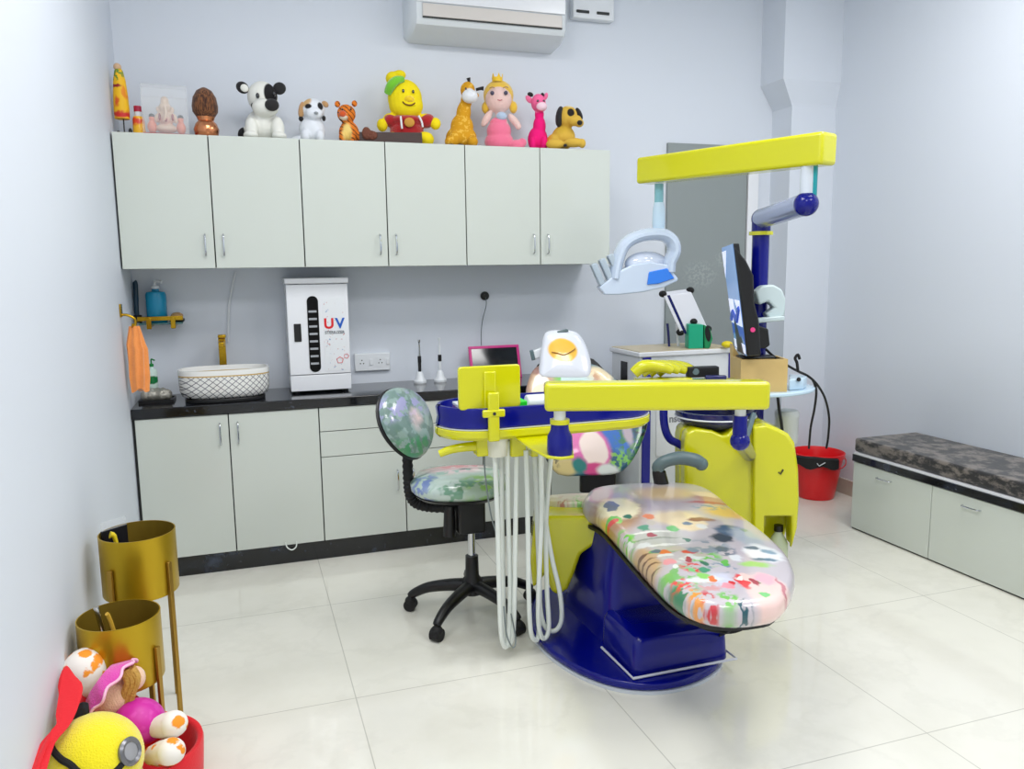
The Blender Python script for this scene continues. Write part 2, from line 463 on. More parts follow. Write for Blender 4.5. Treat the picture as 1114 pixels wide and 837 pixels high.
for k in range(8):
    z = za+(zb-za)*(0.10+0.098*k)
    MB().box((xa+0.006, YS-0.006, z), (xb-0.010, YS-0.0032, z+0.011)).build('tray_edge', CHROME, sw)
xa, za = pz(0.10, 0.455); xb, zb = pz(0.215, 0.61)
MB().box((xa, YS-0.006, za), (xb, YS+0.001, zb)).build('latch', BLACK, t, bevel=0.004)
STK = print_mat('dotted sticker', (232, 235, 238), [], rough=0.3, speckle=[(70, (206, 150, 150), 0.66), (55, (150, 170, 200), 0.68)])
xa, za = pz(0.58, 0.19); xb, zb = pz(0.925, 0.83)
st = MB().box((xa, YS-0.0016, za), (xb, YS+0.0005, zb)).build('sticker', STK, t)
RT = mat('red lettering', (222, 30, 40), 0.35); BT = mat('blue lettering', (20, 90, 190), 0.35); GT = mat('grey lettering', (120, 124, 130), 0.5)
xx, zz = pz(0.665, 0.60); text_obj('letter', 'U', 0.075, Matrix.Translation((xx, YS-0.0026, zz)) @ FRONT, RT, st)
xx, zz = pz(0.845, 0.60); text_obj('letter', 'V', 0.075, Matrix.Translation((xx, YS-0.0026, zz)) @ FRONT, BT, st)
xx, zz = pz(0.755, 0.525); text_obj('caption', 'STERILIZER', 0.021, Matrix.Translation((xx, YS-0.0026, zz)) @ FRONT, GT, st)
xx, zz = pz(0.82, 0.28)
b = MB().tube([(xx+0.018*math.cos(a), YS-0.003, zz+0.018*math.sin(a)) for a in [2*PI*k/5+0.3 for k in range(5)]], 0.0018, 6, closed=True)
b.tube([(xx+0.035+0.013*math.cos(a), YS-0.003, zz+0.02+0.013*math.sin(a)) for a in [2*PI*k/5 for k in range(5)]], 0.0014, 6, closed=True)
b.build('molecule_emblem', RT, st)

# basin
pl = at(194, 420, Y=0.16); pr_ = at(294, 420, Y=0.16)
bx, by = (pl.x+pr_.x)/2, 0.17; bw = (pr_.x-pl.x)/2
zr = at(244, 403, Y=0.05).z
BH = zr-ZK
def basin_mat():
    k = NT('patterned ceramic', 0.15, 0.5)
    s = k.n('ShaderNodeSeparateXYZ'); k.l(k.tc.outputs['Object'], s.inputs[0])
    u = k.math('MULTIPLY', k.math('ARCTAN2', k.math('MULTIPLY', s.outputs[1], 1.25), s.outputs[0]), 0.19)
    xz = k.math('ADD', s.outputs[0], k.math('MULTIPLY', s.outputs[1], 0.55))
    def ln(v):
        fr = k.math('FRACT', k.math('DIVIDE', v, 0.036)); d = k.math('ABSOLUTE', k.math('SUBTRACT', fr, 0.5)); return k.step(d, 0.42, 0.455)
    a = ln(k.math('ADD', xz, k.math('MULTIPLY', s.outputs[2], 1.2))); b2 = ln(k.math('SUBTRACT', xz, k.math('MULTIPLY', s.outputs[2], 1.2)))
    g = k.math('MAXIMUM', a, b2)
    c = k.mix(k.math('MULTIPLY', g, k.math('SUBTRACT', 1.0, k.step(s.outputs[2], BH*0.80, BH*0.81))), (240, 240, 236), (66, 66, 84))
    rim = k.math('MULTIPLY', k.step(s.outputs[2], BH*0.80, BH*0.81), k.math('SUBTRACT', 1.0, k.step(s.outputs[2], BH*0.84, BH*0.85)))
    c = k.mix(rim, c, (196, 164, 92))
    return k.color(c)
t = thing('wash_basin', (bx, by, ZK), 'white oval counter basin with a dark lattice pattern', 'basin')
def sup(rx, ry, z, n=40, e=2.8):
    o = []
    for k in range(n):
        a = 2*PI*k/n; ca, sa = math.cos(a), math.sin(a)
        o.append((bx+rx*math.copysign(abs(ca)**(2/e), ca), by+ry*math.copysign(abs(sa)**(2/e), sa), z))
    return o
H = zr-ZK; BR = 0.135
b = MB().loft([sup(bw*0.82, BR*0.8, ZK+0.018), sup(bw*0.93, BR*0.92, ZK+0.03), sup(bw*0.985, BR*0.98, ZK+0.06), sup(bw, BR, ZK+H-0.012), sup(bw*0.995, BR*0.995, ZK+H), sup(bw*0.955, BR*0.93, ZK+H), sup(bw*0.9, BR*0.86, ZK+0.06), sup(bw*0.5, BR*0.5, ZK+0.035)])
b.build('bowl', basin_mat(), t, ang=60)
MB().prism([(x, y, ZK) for x, y, z in sup(bw*0.88, BR*0.95, 0)], (0, 0, 0.018)).build('base_plate', BLACK, t, bevel=0.003)
# faucet
fx = at(243, 397, Y=0.36).x; ft = at(243, 364, Y=0.36).z
t = thing('faucet', (fx, 0.36, ZK), 'tall square gold faucet standing behind the basin', 'faucet')
MB().box((fx-0.018, 0.342, ZK+0.0), (fx+0.018, 0.378, ft-0.02)).build('column', GOLD, t, bevel=0.003)
MB().box((fx-0.014, 0.21, ft-0.055), (fx+0.014, 0.345, ft-0.03)).build('spout', GOLD, t, bevel=0.003)
MB().box((fx-0.018, 0.33, ft-0.018), (fx+0.022, 0.378, ft)).build('lever', GOLD, t, bevel=0.003)
# cable on the wall above
pts = [at(256, 296, Y=YB-0.008), at(253, 310, Y=YB-0.012), at(249.5, 330, Y=YB-0.010), at(248.5, 350, Y=YB-0.010), at(248, 372, Y=YB-0.010)]
tag(MB().tube(pts, 0.006, 8, smooth=5).build('wall_cable', WPLA), 'white cable running down the wall behind the gold faucet', 'cable')

# glass shelf with gold rail, fixed to back wall
SY = 0.34
q0 = at(151, 352, Y=SY); q1 = at(199, 352, Y=SY); sz = q0.z
t = thing('wall_shelf', ((q0.x+q1.x)/2, YB, sz), 'small glass shelf with gold brackets on the wall left of the basin', 'shelf')
MB().box((q0.x, SY-0.02, sz-0.008), (q1.x, YB-0.006, sz)).build('glass_plate', mat('green tinted glass', (120, 190, 190), 0.05, trans=0.7), t, bevel=0.002)
MB().box((q0.x-0.004, SY-0.03, sz+0.012), (q1.x+0.004, SY-0.018, sz+0.034)).build('rail', GOLD, t, bevel=0.002)
for x in (q0.x+0.05, q1.x-0.045):
    MB().box((x-0.012, SY-0.024, sz-0.022), (x+0.012, YB-0.001, sz-0.008)).box((x-0.012, SY-0.034, sz-0.03), (x+0.012, SY-0.022, sz+0.03)).build('bracket', GOLD, t, bevel=0.003)
# black brush on shelf
pb = at(149, 345, Y=0.40); pq = at(146, 306, Y=0.41)
t = thing('brush', (pb.x, 0.40, sz), 'dark teal long handled brush standing on the glass shelf', 'brush')
MB().tube([(pb.x+0.004, 0.40, sz+0.03), (pb.x, 0.40, sz+0.07), (pq.x+0.004, 0.41, pq.z-0.02), (pq.x, 0.41, pq.z)], [0.010, 0.012, 0.013, 0.010], 10, smooth=4).build('handle', mat('dark teal plastic', (12, 52, 74), 0.35), t)
MB().box((pb.x-0.016, 0.385, sz+0.0005), (pb.x+0.024, 0.415, sz+0.04)).build('bristles', RUBBER, t, bevel=0.006)
# blue sanitiser pump bottle
pc = at(171, 343, Y=0.395)
def pump_bottle(x, y, z, r, h, liquid, cap, label, nm, group=None, band=None, clear=True):
    t = thing(nm, (x, y, z), label, 'bottle', group)
    body = MB().lathe([(0.001, 0), (r*0.95, 0.0), (r, 0.006), (r, h*0.66), (r*0.9, h*0.72), (r*0.35, h*0.75), (r*0.35, h*0.80)], (x, y, z+0.0005), 28).build('bottle_body', liquid, t)
    MB().lathe([(0.001, h*0.80), (r*0.42, h*0.80), (r*0.42, h*0.86), (r*0.15, h*0.875), (r*0.13, h*0.95), (0.001, h*0.95)], (x, y, z), 20).tube([(x, y, z+h*0.96), (x+r*0.1, y-r*0.2, z+h*0.985), (x+r*0.7, y-r*0.5, z+h*0.955)], r*0.16, 8).build('pump', cap, t)
    if band: MB().lathe([(r*1.005, h*0.1), (r*1.012, h*0.12), (r*1.012, h*0.5), (r*1.005, h*0.52)], (x, y, z), 28).build('label_band', band, t)
    return t
hb = at(171, 305, Y=0.395).z-sz
pump_bottle(pc.x, 0.395, sz, 0.05, hb, mat('blue gel', (18, 160, 205), 0.15, trans=0.2), WPLA, 'blue sanitiser pump bottle standing on the glass shelf', 'pump_bottle')
# tan and black item at the shelf end
pd = at(193, 349, Y=0.38)
t = thing('soap_holder', (pd.x, 0.38, sz), 'tan and black soap holder at the right end of the glass shelf', 'soap holder')
MB().box((pd.x-0.035, 0.352, sz+0.0005), (pd.x+0.035, 0.412, sz+0.018)).build('dish', BLACK, t, bevel=0.006)
MB().ell((pd.x, 0.38, sz+0.032), (0.030, 0.024, 0.018)).build('soap', mat('tan soap', (190, 150, 100), 0.5), t)
# towel hook (left wall) and towel
hk = at(133.5, 338, X=0.012)
t = thing('towel_hook', (0.0, hk.y, hk.z), 'gold towel hook on the left wall beside the glass shelf', 'hook')
MB().box((0.0005, hk.y-0.022, hk.z-0.03), (0.008, hk.y+0.022, hk.z+0.03)).build('wall_plate', GOLD, t, bevel=0.002)
hp = at(147, 354, Y=hk.y+0.0)
MB().tube([(0.008, hk.y, hk.z-0.02), (0.03, hk.y, hk.z-0.022), (hp.x, hk.y, hp.z+0.03), (hp.x, hk.y, hp.z), (hp.x-0.01, hk.y-0.012, hp.z-0.006), (hp.x-0.005, hk.y-0.026, hp.z+0.006)], 0.006, 8, smooth=4).build('hook_arm', GOLD, t)
TOW = mat('orange towel', (246, 152, 78), 0.9, sheen=0.5, bump=0.4, bscale=120, var=0.12, vscale=25)
tz1 = at(146, 424, Y=hk.y).z; tz0 = hp.z
b = MB()
n = 48; rings = []
for i in range(15):
    f = i/14; z = tz0-0.004+(tz1-tz0)*f
    rr = 0.020+0.020*min(1, f*3.0)-0.006*max(0, f-0.8)*5
    cx = hp.x-0.004+(0.0 if f < .3 else 0.004)
    rings.append([(cx+(rr*(1+0.20*math.sin(5*a+2*f)))*math.cos(a)*1.0, hk.y-0.004+rr*0.62*(1+0.25*math.sin(7*a+3*f))*math.sin(a), z+0.01*math.sin(3*a)*(1 if f > .9 else 0)) for a in [2*PI*k/n for k in range(n)]])
b.loft(rings)
tag(b.build('hand_towel', TOW, ang=80), 'orange hand towel hanging from the gold hook', 'towel')
# green soap bottle on counter
pe = at(167, 427, Y=0.33); hb = at(167, 390, Y=0.33).z-ZK
GREENB = print_mat('green label', (214, 236, 228), [((0, -0.03, 0.10), (0.05, 0.06, 0.022), (10, 120, 60), 0.3), ((0, -0.03, 0.035), (0.05, 0.06, 0.022), (14, 96, 54), 0.4)], rough=0.25, warp=0.01, wscale=30)
pump_bottle(pe.x, 0.33, ZK, 0.026, hb, GREENB, mat('green cap', (16, 130, 60), 0.35), 'green and white soap pump bottle on the counter left of the basin', 'pump_bottle')
# black tray with foil wrapped bag
pf0 = at(147, 438, Z=ZK+0.01); pf1 = at(190, 434, Z=ZK+0.01)
ty = pf0.y+0.07; txa, txb = max(0.018, pf0.x), pf1.x
t = thing('tray', ((txa+txb)/2, ty, ZK), 'shallow black tray in the counter corner by the left wall', 'tray')
b = MB().box((txa, ty-0.07, ZK+0.0005), (txb, ty+0.07, ZK+0.006))
for a in ((txa, ty-0.07, txa+0.005, ty+0.07), (txb-0.005, ty-0.07, txb, ty+0.07), (txa+0.005, ty-0.07, txb-0.005, ty-0.065), (txa+0.005, ty+0.065, txb-0.005, ty+0.07)):
    b.box((a[0], a[1], ZK+0.006), (a[2], a[3], ZK+0.014))
b.build('tray_body', BLACK, t)
FOIL = mat('crinkled clear bag', (170, 168, 158), 0.18, metal=0.35, bump=1.0, bscale=45, var=0.4, vscale=40)
b = MB()
for k in range(9):
    b.ell((txa+0.03+(txb-txa-0.06)*((k % 5)/4), ty-0.04+0.075*(k//5)+0.01*random.random(), ZK+0.036), (0.024, 0.026, 0.0295), nu=10, nv=7)
tag(b.build('wrapped_packet', FOIL, remesh=0.006), 'crinkled silvery wrapped packet lying on the black tray', 'packet')

# wall switch socket
a0 = at(385, 385, Y=YB); a1 = at(424, 402, Y=YB)
t = thing('wall_socket', ((a0.x+a1.x)/2, YB, (a0.z+a1.z)/2), 'white double power socket on the wall right of the steriliser', 'socket')
pl = MB().box((a0.x, YB-0.022, a1.z), (a1.x, YB-0.0005, a0.z)).build('plate', WPLA, t, bevel=0.004)
zc = (a0.z+a1.z)/2
for fx in (0.2, 0.72):
    x = a0.x+(a1.x-a0.x)*fx
    sb = MB().box((x-0.022, YB-0.0235, zc-0.028), (x+0.022, YB-0.0222, zc+0.028)).build('outlet', WPLA, t)
    b = MB()
    for dx, dz in ((0, 0.012), (-0.009, -0.006), (0.009, -0.006)): b.cyl((x+dx, YB-0.0242, zc+dz), (x+dx, YB-0.0236, zc+dz), 0.0035, n=10)
    b.build('pin_hole', BLACK, sb)
for fx in (0.46, 0.93):
    x = a0.x+(a1.x-a0.x)*fx
    MB().box((x-0.009, YB-0.027, zc-0.018), (x+0.009, YB-0.0222, zc+0.018)).build('switch', WPLA, t, bevel=0.002)
pts = [at(384, 395, Y=YB-0.03), at(383, 405, Y=YB-0.03), at(385, 416, Y=YB-0.05), at(383, 419, Y=0.33)]
# charging stands with handpieces
def charger(px, ptop, label, dark):
    p = at(px, 413, Z=ZK+0.0); y = min(p.y, 0.33)
    p = at(px, 413, Y=y); top = at(px, ptop, Y=y).z
    t = thing('handpiece_stand', (p.x, y, ZK), label, 'dental handpiece stand', 'handpiece stands on the counter')
    MB().lathe([(0.001, 0), (0.036, 0), (0.037, 0.012), (0.024, 0.03), (0.018, 0.055), (0.012, 0.066), (0.001, 0.066)], (p.x, y, ZK+0.0005), 24).build('charging_base', WPLA, t)
    L = top-ZK-0.06; x = p.x
    MB().lathe([(0.001, 0), (0.009, 0), (0.010, L*0.45), (0.008, L*0.5), (0.001, L*0.5)], (x, y, ZK+0.062), 14).build('grip', BLACK if dark else WPLA, t)
    MB().lathe([(0.001, L*0.5), (0.007, L*0.5), (0.0065, L*0.72), (0.004, L*0.9), (0.0075, L*0.93), (0.0075, L), (0.001, L)], (x, y, ZK+0.062), 14).build('handpiece_tip', CHROME if dark else WPLA, t)
    MB().lathe([(0.0105, L*0.3), (0.0108, L*0.34), (0.0108, L*0.46), (0.0100, L*0.5)], (x, y, ZK+0.062), 14).build('ring', BLACK, t)
charger(457, 370, 'handpiece with black grip on a white charging stand, left one', True)
charger(479, 368, 'all-white handpiece on a white charging stand beside the pink frame', False)
# pink framed tablet, leaning to the wall
PY = 0.33
c0 = at(513, 402, Y=PY); c1 = at(568, 402, Y=PY); ct = at(511, 377, Y=0.40); cw = c1.x-c0.x; chh = 0.19
ang = math.radians(17)
M = Matrix.Translation((c0.x, PY, ZK+0.001)) @ Matrix.Rotation(-ang, 4, 'X')
zt2 = at(540, 376, Y=0.39).z
hh = (zt2-ZK)/math.cos(ang)
t = thing('tablet', ((c0.x+c1.x)/2, PY, ZK), 'tablet with black screen in a magenta frame leaning on the back wall', 'tablet')
b = MB(); fw = 0.016
b.box((0, 0, 0), (cw, 0.014, fw), M).box((0, 0, hh-fw), (cw, 0.014, hh), M).box((0, 0, fw), (fw, 0.014, hh-fw), M).box((cw-fw, 0, fw), (cw, 0.014, hh-fw), M)
b.build('frame', mat('magenta plastic', (206, 40, 130), 0.35), t, bevel=0.002)
MB().box((fw, 0.004, fw), (cw-fw, 0.013, hh-fw), M).build('screen', mat('black screen', (8, 8, 10), 0.1, coat=0.5), t)
# round black wall outlet with hanging wire
pw = at(527, 322, Y=YB)
t = thing('cable_outlet', (pw.x, YB, pw.z), 'round black cable outlet on the wall above the magenta tablet', 'cable outlet')
MB().cyl((pw.x, YB-0.012, pw.z), (pw.x, YB-0.0005, pw.z), 0.026).cyl((pw.x, YB-0.02, pw.z), (pw.x, YB-0.012, pw.z), 0.010).build('cover', BLACK, t)
MB().tube([(pw.x, YB-0.018, pw.z-0.004), at(529, 332, Y=YB-0.03), at(525, 348, Y=YB-0.03), at(523.5, 362, Y=YB-0.03), at(523.5, 376, Y=0.40)], 0.0022, 6, smooth=5).build('wire', mat('grey wire', (70, 80, 84), 0.5), t)

# ------------------------------------------------------------------ air conditioner
t = thing('air_conditioner', (1.9, YB, 2.77), 'white split air conditioner high on the back wall above the toys', 'air conditioner')
AX0, AX1 = 1.47, 2.375
def acring(x, k):
    # profile in Y-Z, k = inset at the ends
    f = 0.225+k*0.06
    return [(x, YB-0.001, 2.755+k*0.03), (x, f+0.11, 2.765+k*0.03), (x, f+0.02, 2.80+k*0.02), (x, f, 2.83+k*0.02), (x, f-0.002, 2.96), (x, f+0.012, 3.04), (x, f+0.05, 3.075-k*0.02), (x, YB-0.001, 3.08-k*0.02)]
b = MB().loft([acring(AX0, 1), acring(AX0+0.012, 0.35), acring(AX0+0.03, 0), acring(AX1-0.03, 0), acring(AX1-0.012, 0.35), acring(AX1, 1)])
b.build('housing', mat('ac plastic', (222, 228, 232), 0.25), t, ang=35)
MB().box((AX0+0.06, 0.214, 2.835), (AX1-0.05, 0.224, 2.90)).build('louver', mat('beige louver plastic', (214, 208, 202), 0.35), t, bevel=0.003)
MB().box((AX0+0.06, 0.2165, 2.828), (AX1-0.05, 0.2235, 2.834)).build('vent_slot', DARK, t)
MB().box((AX0+0.03, 0.213, 2.906), (AX1-0.03, 0.224, 3.03)).build('front_panel', WMET, t, bevel=0.004)
q = MB().box((2.47, 0.40, 2.955), (2.735, YB-0.001, 3.12))
t = thing('pipe_cover', (2.6, YB, 2.955), 'pale box with two dark slots on the wall right of the air conditioner', 'pipe cover')
q.build('cover_box', WPLA, t, bevel=0.006)
for a in (2.49, 2.62): MB().box((a, 0.392, 2.985), (a+0.08, 0.3995, 3.0)).build('slot', DARK, t, bevel=0.002)

# ------------------------------------------------------------------ bench along right wall
VEL = NT('crushed grey velvet', 0.75)
_co = VEL.tc.outputs['Object']
_mp = VEL.vm('MULTIPLY', _co, (1.0, 0.8, 1.6))
_c = VEL.mix(VEL.step(VEL.noise(_mp, 17, 4, 0.65), 0.42, 0.62), (20, 19, 21), (116, 108, 101))
VEL.b.inputs['Sheen Weight'].default_value = 0.3
VELVET = VEL.color(_c)
BX, BY0 = 3.7824, -0.5694
BYE = BY0-4*0.5501
t = thing('storage_bench', (BX, BY0, 0), 'low white storage bench with black top along the right wall', 'bench')
MB().box((BX+0.021, BYE, 0.004), (XR-0.001, BY0, 0.396)).build('body', WHITE, t)
MB().box((BX+0.012, BYE, 0.0), (BX+0.0205, BY0, 0.39)).build('gap_shade', DARK, t)  # dark sheet: painted shade between the doors and along the floor
for k in range(4):
    a = BY0-k*0.5501
    dr = MB().box((BX, a-0.5501+0.002, 0.010), (BX+0.018, a-0.002, 0.393)).build('door', WHITE, t, bevel=0.0015)
    yc = a-0.235
    MB().tube([(BX+0.002, yc-0.05, 0.345), (BX-0.014, yc-0.046, 0.345), (BX-0.019, yc-0.03, 0.345), (BX-0.019, yc+0.03, 0.345), (BX-0.014, yc+0.046, 0.345), (BX+0.002, yc+0.05, 0.345)], 0.004, 8, smooth=4).build('handle', CHROME, dr)
MB().box((BX-0.006, BYE, 0.397), (XR-0.001, BY0+0.006, 0.437)).build('stone_top', GRANITE, t, bevel=0.002)
MB().box((BX+0.002, BYE, 0.4372), (XR-0.001, BY0+0.002, 0.446)).build('white_ledge', WMET, t)
tag(MB().box((3.802, BYE, 0.4465), (XR-0.004, -0.545, 0.525)).build('seat_cushion', VELVET, bevel=0.014, seg=3), 'long grey and black crushed velvet cushion lying on the storage bench', 'cushion')

# ------------------------------------------------------------------ red bucket
kx, ky = 4.03, 0.03
t = thing('bucket', (kx, ky, 0), 'red plastic bucket on the floor in the corner by the column', 'bucket')
MB().lathe([(0.001, 0.002), (0.112, 0.002), (0.116, 0.012), (0.158, 0.265), (0.170, 0.272), (0.170, 0.300), (0.164, 0.302), (0.160, 0.29), (0.154, 0.27), (0.112, 0.02), (0.001, 0.015)], (kx, ky, 0), 40).build('pail', RED, t)
MB().tube([(kx+0.172*math.cos(a), ky+0.172*math.sin(a)-0.004, 0.29-0.07*math.sin(PI*i/16)) for i, a in enumerate([PI+PI*j/16 for j in range(17)])], 0.004, 8).build('bail_handle', mat('red handle', (190, 10, 20), 0.3), t)
b = MB()
pts = []
for i in range(13):
    a = math.radians(178+i*8)
    pts.append((a, 0.305-0.012*abs(i-6)/6, 0.235+0.012*math.sin(i)))
rings = [[(kx+r*math.cos(a), ky+r*math.sin(a), z) for r, z in ((0.176, zt_), (0.188, zt_-0.01), (0.190, zb_), (0.180, zb_-0.006), (0.172, zb_+0.01), (0.172, zt_-0.01))] for a, zt_, zb_ in pts]
b.loft(rings)
po = tag(b.build('black_pouch', RUBBER), 'black pouch with a white tick draped over the red bucket rim', 'pouch')
aa = math.radians(236)
P0 = Vector((kx+0.193*math.cos(aa), ky+0.193*math.sin(aa), 0.262)); tg = Vector((-math.sin(aa), math.cos(aa), 0))
MB().tube([P0-tg*0.018+UP*0.004, P0-tg*0.006-UP*0.012, P0+tg*0.03+UP*0.012], 0.003, 6).build('tick_mark', WPLA, po)

# ------------------------------------------------------------------ trolley
TX0, TX1, TY0, TY1, TZ = 2.64, 3.235, -0.16, 0.22, 0.865
tc0 = at(695, 384, Y=TY0); TZ = tc0.z; TX0 = tc0.x; TX1 = at(802, 380, Y=TY0).x
t = thing('instrument_trolley', ((TX0+TX1)/2, 0.03, 0), 'white dental trolley with blue corner strips and pale wood top', 'trolley')
MB().box((TX0, TY0, TZ-0.028), (TX1, TY1, TZ)).build('top_frame', WMET, t, bevel=0.006)
MB().box((TX0+0.012, TY0+0.012, TZ), (TX1-0.012, TY1-0.01, TZ+0.004)).build('wood_top', CREAMWOOD, t)
MB().box((TX0+0.012, TY0+0.012, 0.08), (TX1-0.012, TY1-0.01, TZ-0.0285)).build('body', WPLA, t, bevel=0.006)
BLUE = mat('blue strip plastic', (22, 26, 150), 0.3)
MB().box((TX0+0.03, TY0+0.004, 0.085), (TX0+0.082, TY0+0.0119, TZ-0.03)).build('blue_strip', BLUE, t, bevel=0.002)
MB().box((TX1-0.05, TY0+0.004, 0.085), (TX1-0.018, TY0+0.0119, TZ-0.03)).build('blue_strip', BLUE, t, bevel=0.002)
MB().box((TX0+0.006, 0.0, TZ-0.20), (TX0+0.0119, 0.08, TZ-0.07)).build('side_grip', BLACK, t, bevel=0.003)
MB().box((TX0+0.12, TY0+0.006, 0.42), (TX1-0.08, TY0+0.0119, TZ-0.26)).build('drawer_front', WMET, t, bevel=0.003)
dx = at(735, 456, Y=TY0).x; dz = at(735, 456, Y=TY0).z
text_obj('brand_text', 'nsc', 0.06, Matrix.Translation((dx, TY0+0.0053, dz)) @ FRONT, mat('grey print', (140, 142, 150), 0.5), t)
for x in (TX0+0.06, TX1-0.06):
    for y in (TY0+0.05, TY1-0.05):
        MB().cyl((x-0.011, y, 0.032), (x+0.011, y, 0.032), 0.032).cyl((x, y, 0.045), (x, y, 0.082), 0.010).build('caster', RUBBER, t)
# black radio box with knob on trolley side: hangs at the holder (built with unit)
# light box device on trolley
LT = V(742, 322, 4.35)
pa = V(722, 322, 4.70); pb_ = V(752, 318, 4.70); pc_ = V(771, 360, 4.66); pd_ = V(741, 364, 4.66)
ctr = (pa+pb_+pc_+pd_)/4
t = thing('light_box', (ctr.x, ctr.y, TZ+0.004), 'slim white box with black corners tilted up on the trolley top', 'light box')
nrm = FH*0.055+UP*0.02
MB().prism([pa, pb_, pc_, pd_], nrm).build('case', mat('white device shell', (226, 228, 236), 0.3), t, bevel=0.004)
def lerpP(a, b, f): return a+(b-a)*f
off = -FH*0.0012
MB().prism([lerpP(pa, pb_, 0.12)+off, lerpP(pa, pb_, 0.22)+off, lerpP(pd_, pc_, 0.22)+off, lerpP(pd_, pc_, 0.12)+off], FH*0.002).build('blue_stripe', DNAVY, t)
for q in (pa, pb_, pc_, pd_):
    MB().ell(q+nrm*0.5, (0.020, 0.034, 0.020), nu=12, nv=8).build('corner_bumper', RUBBER, t)
k0 = lerpP(lerpP(pa, pd_, 0.72), lerpP(pb_, pc_, 0.72), 0.62)
MB().ell(k0-FH*0.012, (0.022, 0.022, 0.018), nu=8, nv=6).build('knob', RUBBER, t)
for px_ in (728, 738):
    e = V(px_, 374, 4.74); e.z = TZ+0.006
    MB().tube([V(px_-2, 352, 4.74), V(px_-1, 362, 4.74), e], 0.008, 8).build('stand_leg', DNAVY if px_ < 730 else WPLA, t)
yp_ = V(791, 374, 4.62)
tag(MB().ell((yp_.x, yp_.y, TZ+0.0045+0.020), (0.034, 0.03, 0.020)).build('yellow_plug', mat('yellow cap plastic', (236, 214, 20), 0.4)), 'small yellow rounded plug at the right end of the trolley top', 'plug')
# green box
g0 = V(749, 379, 4.60); gw = 26*4.60/FPX; zb = TZ+0.0045
gh = V(749, 353, 4.60).z-zb
t = thing('glove_box', (g0.x+gw*0.4, g0.y, zb), 'green box with a dark oval opening on the trolley front edge', 'box')
O = Vector((g0.x, g0.y, zb))
GB = mat('green card', (22, 172, 130), 0.45)
MB().prism([O, O+RH*gw*0.62, O+RH*gw*0.60+UP*gh*0.98, O+UP*gh], FH*0.10).build('carton', GB, t, bevel=0.003)
so = [O+RH*gw*0.66, O+RH*gw*0.9, O+RH*gw*1.02+UP*gh*0.4, O+RH*gw*0.9+UP*gh*0.8, O+RH*gw*0.64+UP*gh*0.98]
MB().prism(so, FH*0.09).build('side_flap', mat('green card dark', (16, 140, 84), 0.45), t, bevel=0.006)
ov = [O+RH*(gw*0.80+0.016*math.cos(a)+0.012*math.sin(a)*-0.5)+UP*(gh*0.60+gh*0.32*math.sin(a))-FH*0.0015 for a in [2*PI*k/20 for k in range(20)]]
MB().prism(ov, FH*0.003).build('opening', BLACK, t)

# ------------------------------------------------------------------ dental chair
t = chair = thing('dental_chair', (1.95, -1.40, 0), 'dental patient chair with cartoon print cushions on a glossy navy base', 'dental chair')
bo = [(1.80,-0.86),(1.70,-0.95),(1.615,-1.12),(1.583,-1.28),(1.59,-1.44),(1.635,-1.60),(1.71,-1.72),(1.80,-1.785),(1.90,-1.81),(2.01,-1.80),(2.12,-1.755),(2.20,-1.68),(2.25,-1.58),(2.265,-1.45),(2.25,-1.20),(2.21,-0.98),(2.14,-0.86)]
bo = [tuple(v) for v in catmull([Vector((x, y, 0)) for x, y in bo], 3, True)]
MB().prism([(x, y, 0.012) for x, y, z in bo], (0, 0, 0.03)).build('base_plate', NAVY, t, bevel=0.010, seg=3)
cx0, cy0 = 1.93, -1.35
MB().prism([(cx0+(x-cx0)*1.006, cy0+(y-cy0)*1.006, 0.0005) for x, y, z in bo], (0, 0, 0.0115)).build('base_trim', mat('pale base trim', (206, 212, 220), 0.3), t)
# pedestal
def ped(x0, x1, y0, y1, z, r): return [(x, y, z) for x, y in rrect(x0, y0, x1, y1, r, 5)]
MB().loft([ped(1.80, 2.20, -1.50, -0.98, 0.0425, 0.07), ped(1.81, 2.19, -1.49, -0.99, 0.10, 0.065), ped(1.83, 2.17, -1.46, -1.0, 0.28, 0.06), ped(1.86, 2.15, -1.44, -1.0, 0.445, 0.06)]).build('pedestal', NAVY, t)
mb0 = [(1.80,-1.735), (2.19,-1.735), (2.19,-1.45), (1.80,-1.45)]
MB().loft([[(x, y, z) for x, y in rrect(1.795+k, -1.735+k, 2.195-k, -1.44, 0.035, 5)] for z, k in ((0.043, 0), (0.15, 0.006), (0.172, 0.02), (0.176, 0.04))]).build('motor_cover', NAVY, t)
MB().tube([(1.775, -1.50, 0.050), (1.78, -1.755, 0.050), (2.21, -1.755, 0.050), (2.21, -1.60, 0.05)], 0.005, 6).build('cover_bead', mat('pale bead', (214, 216, 226), 0.3), t)
# yellow seat shroud on the left
yo = [(582, 562), (648, 562), (662, 580), (650, 592), (632, 604), (625, 625), (618, 642), (608, 649), (600, 645), (594, 625), (580, 642), (577, 610)]
MB().prism([V(a, b_, 3.17) for a, b_ in yo], FH*0.16).build('seat_shroud', YEL, t, bevel=0.022, seg=4)
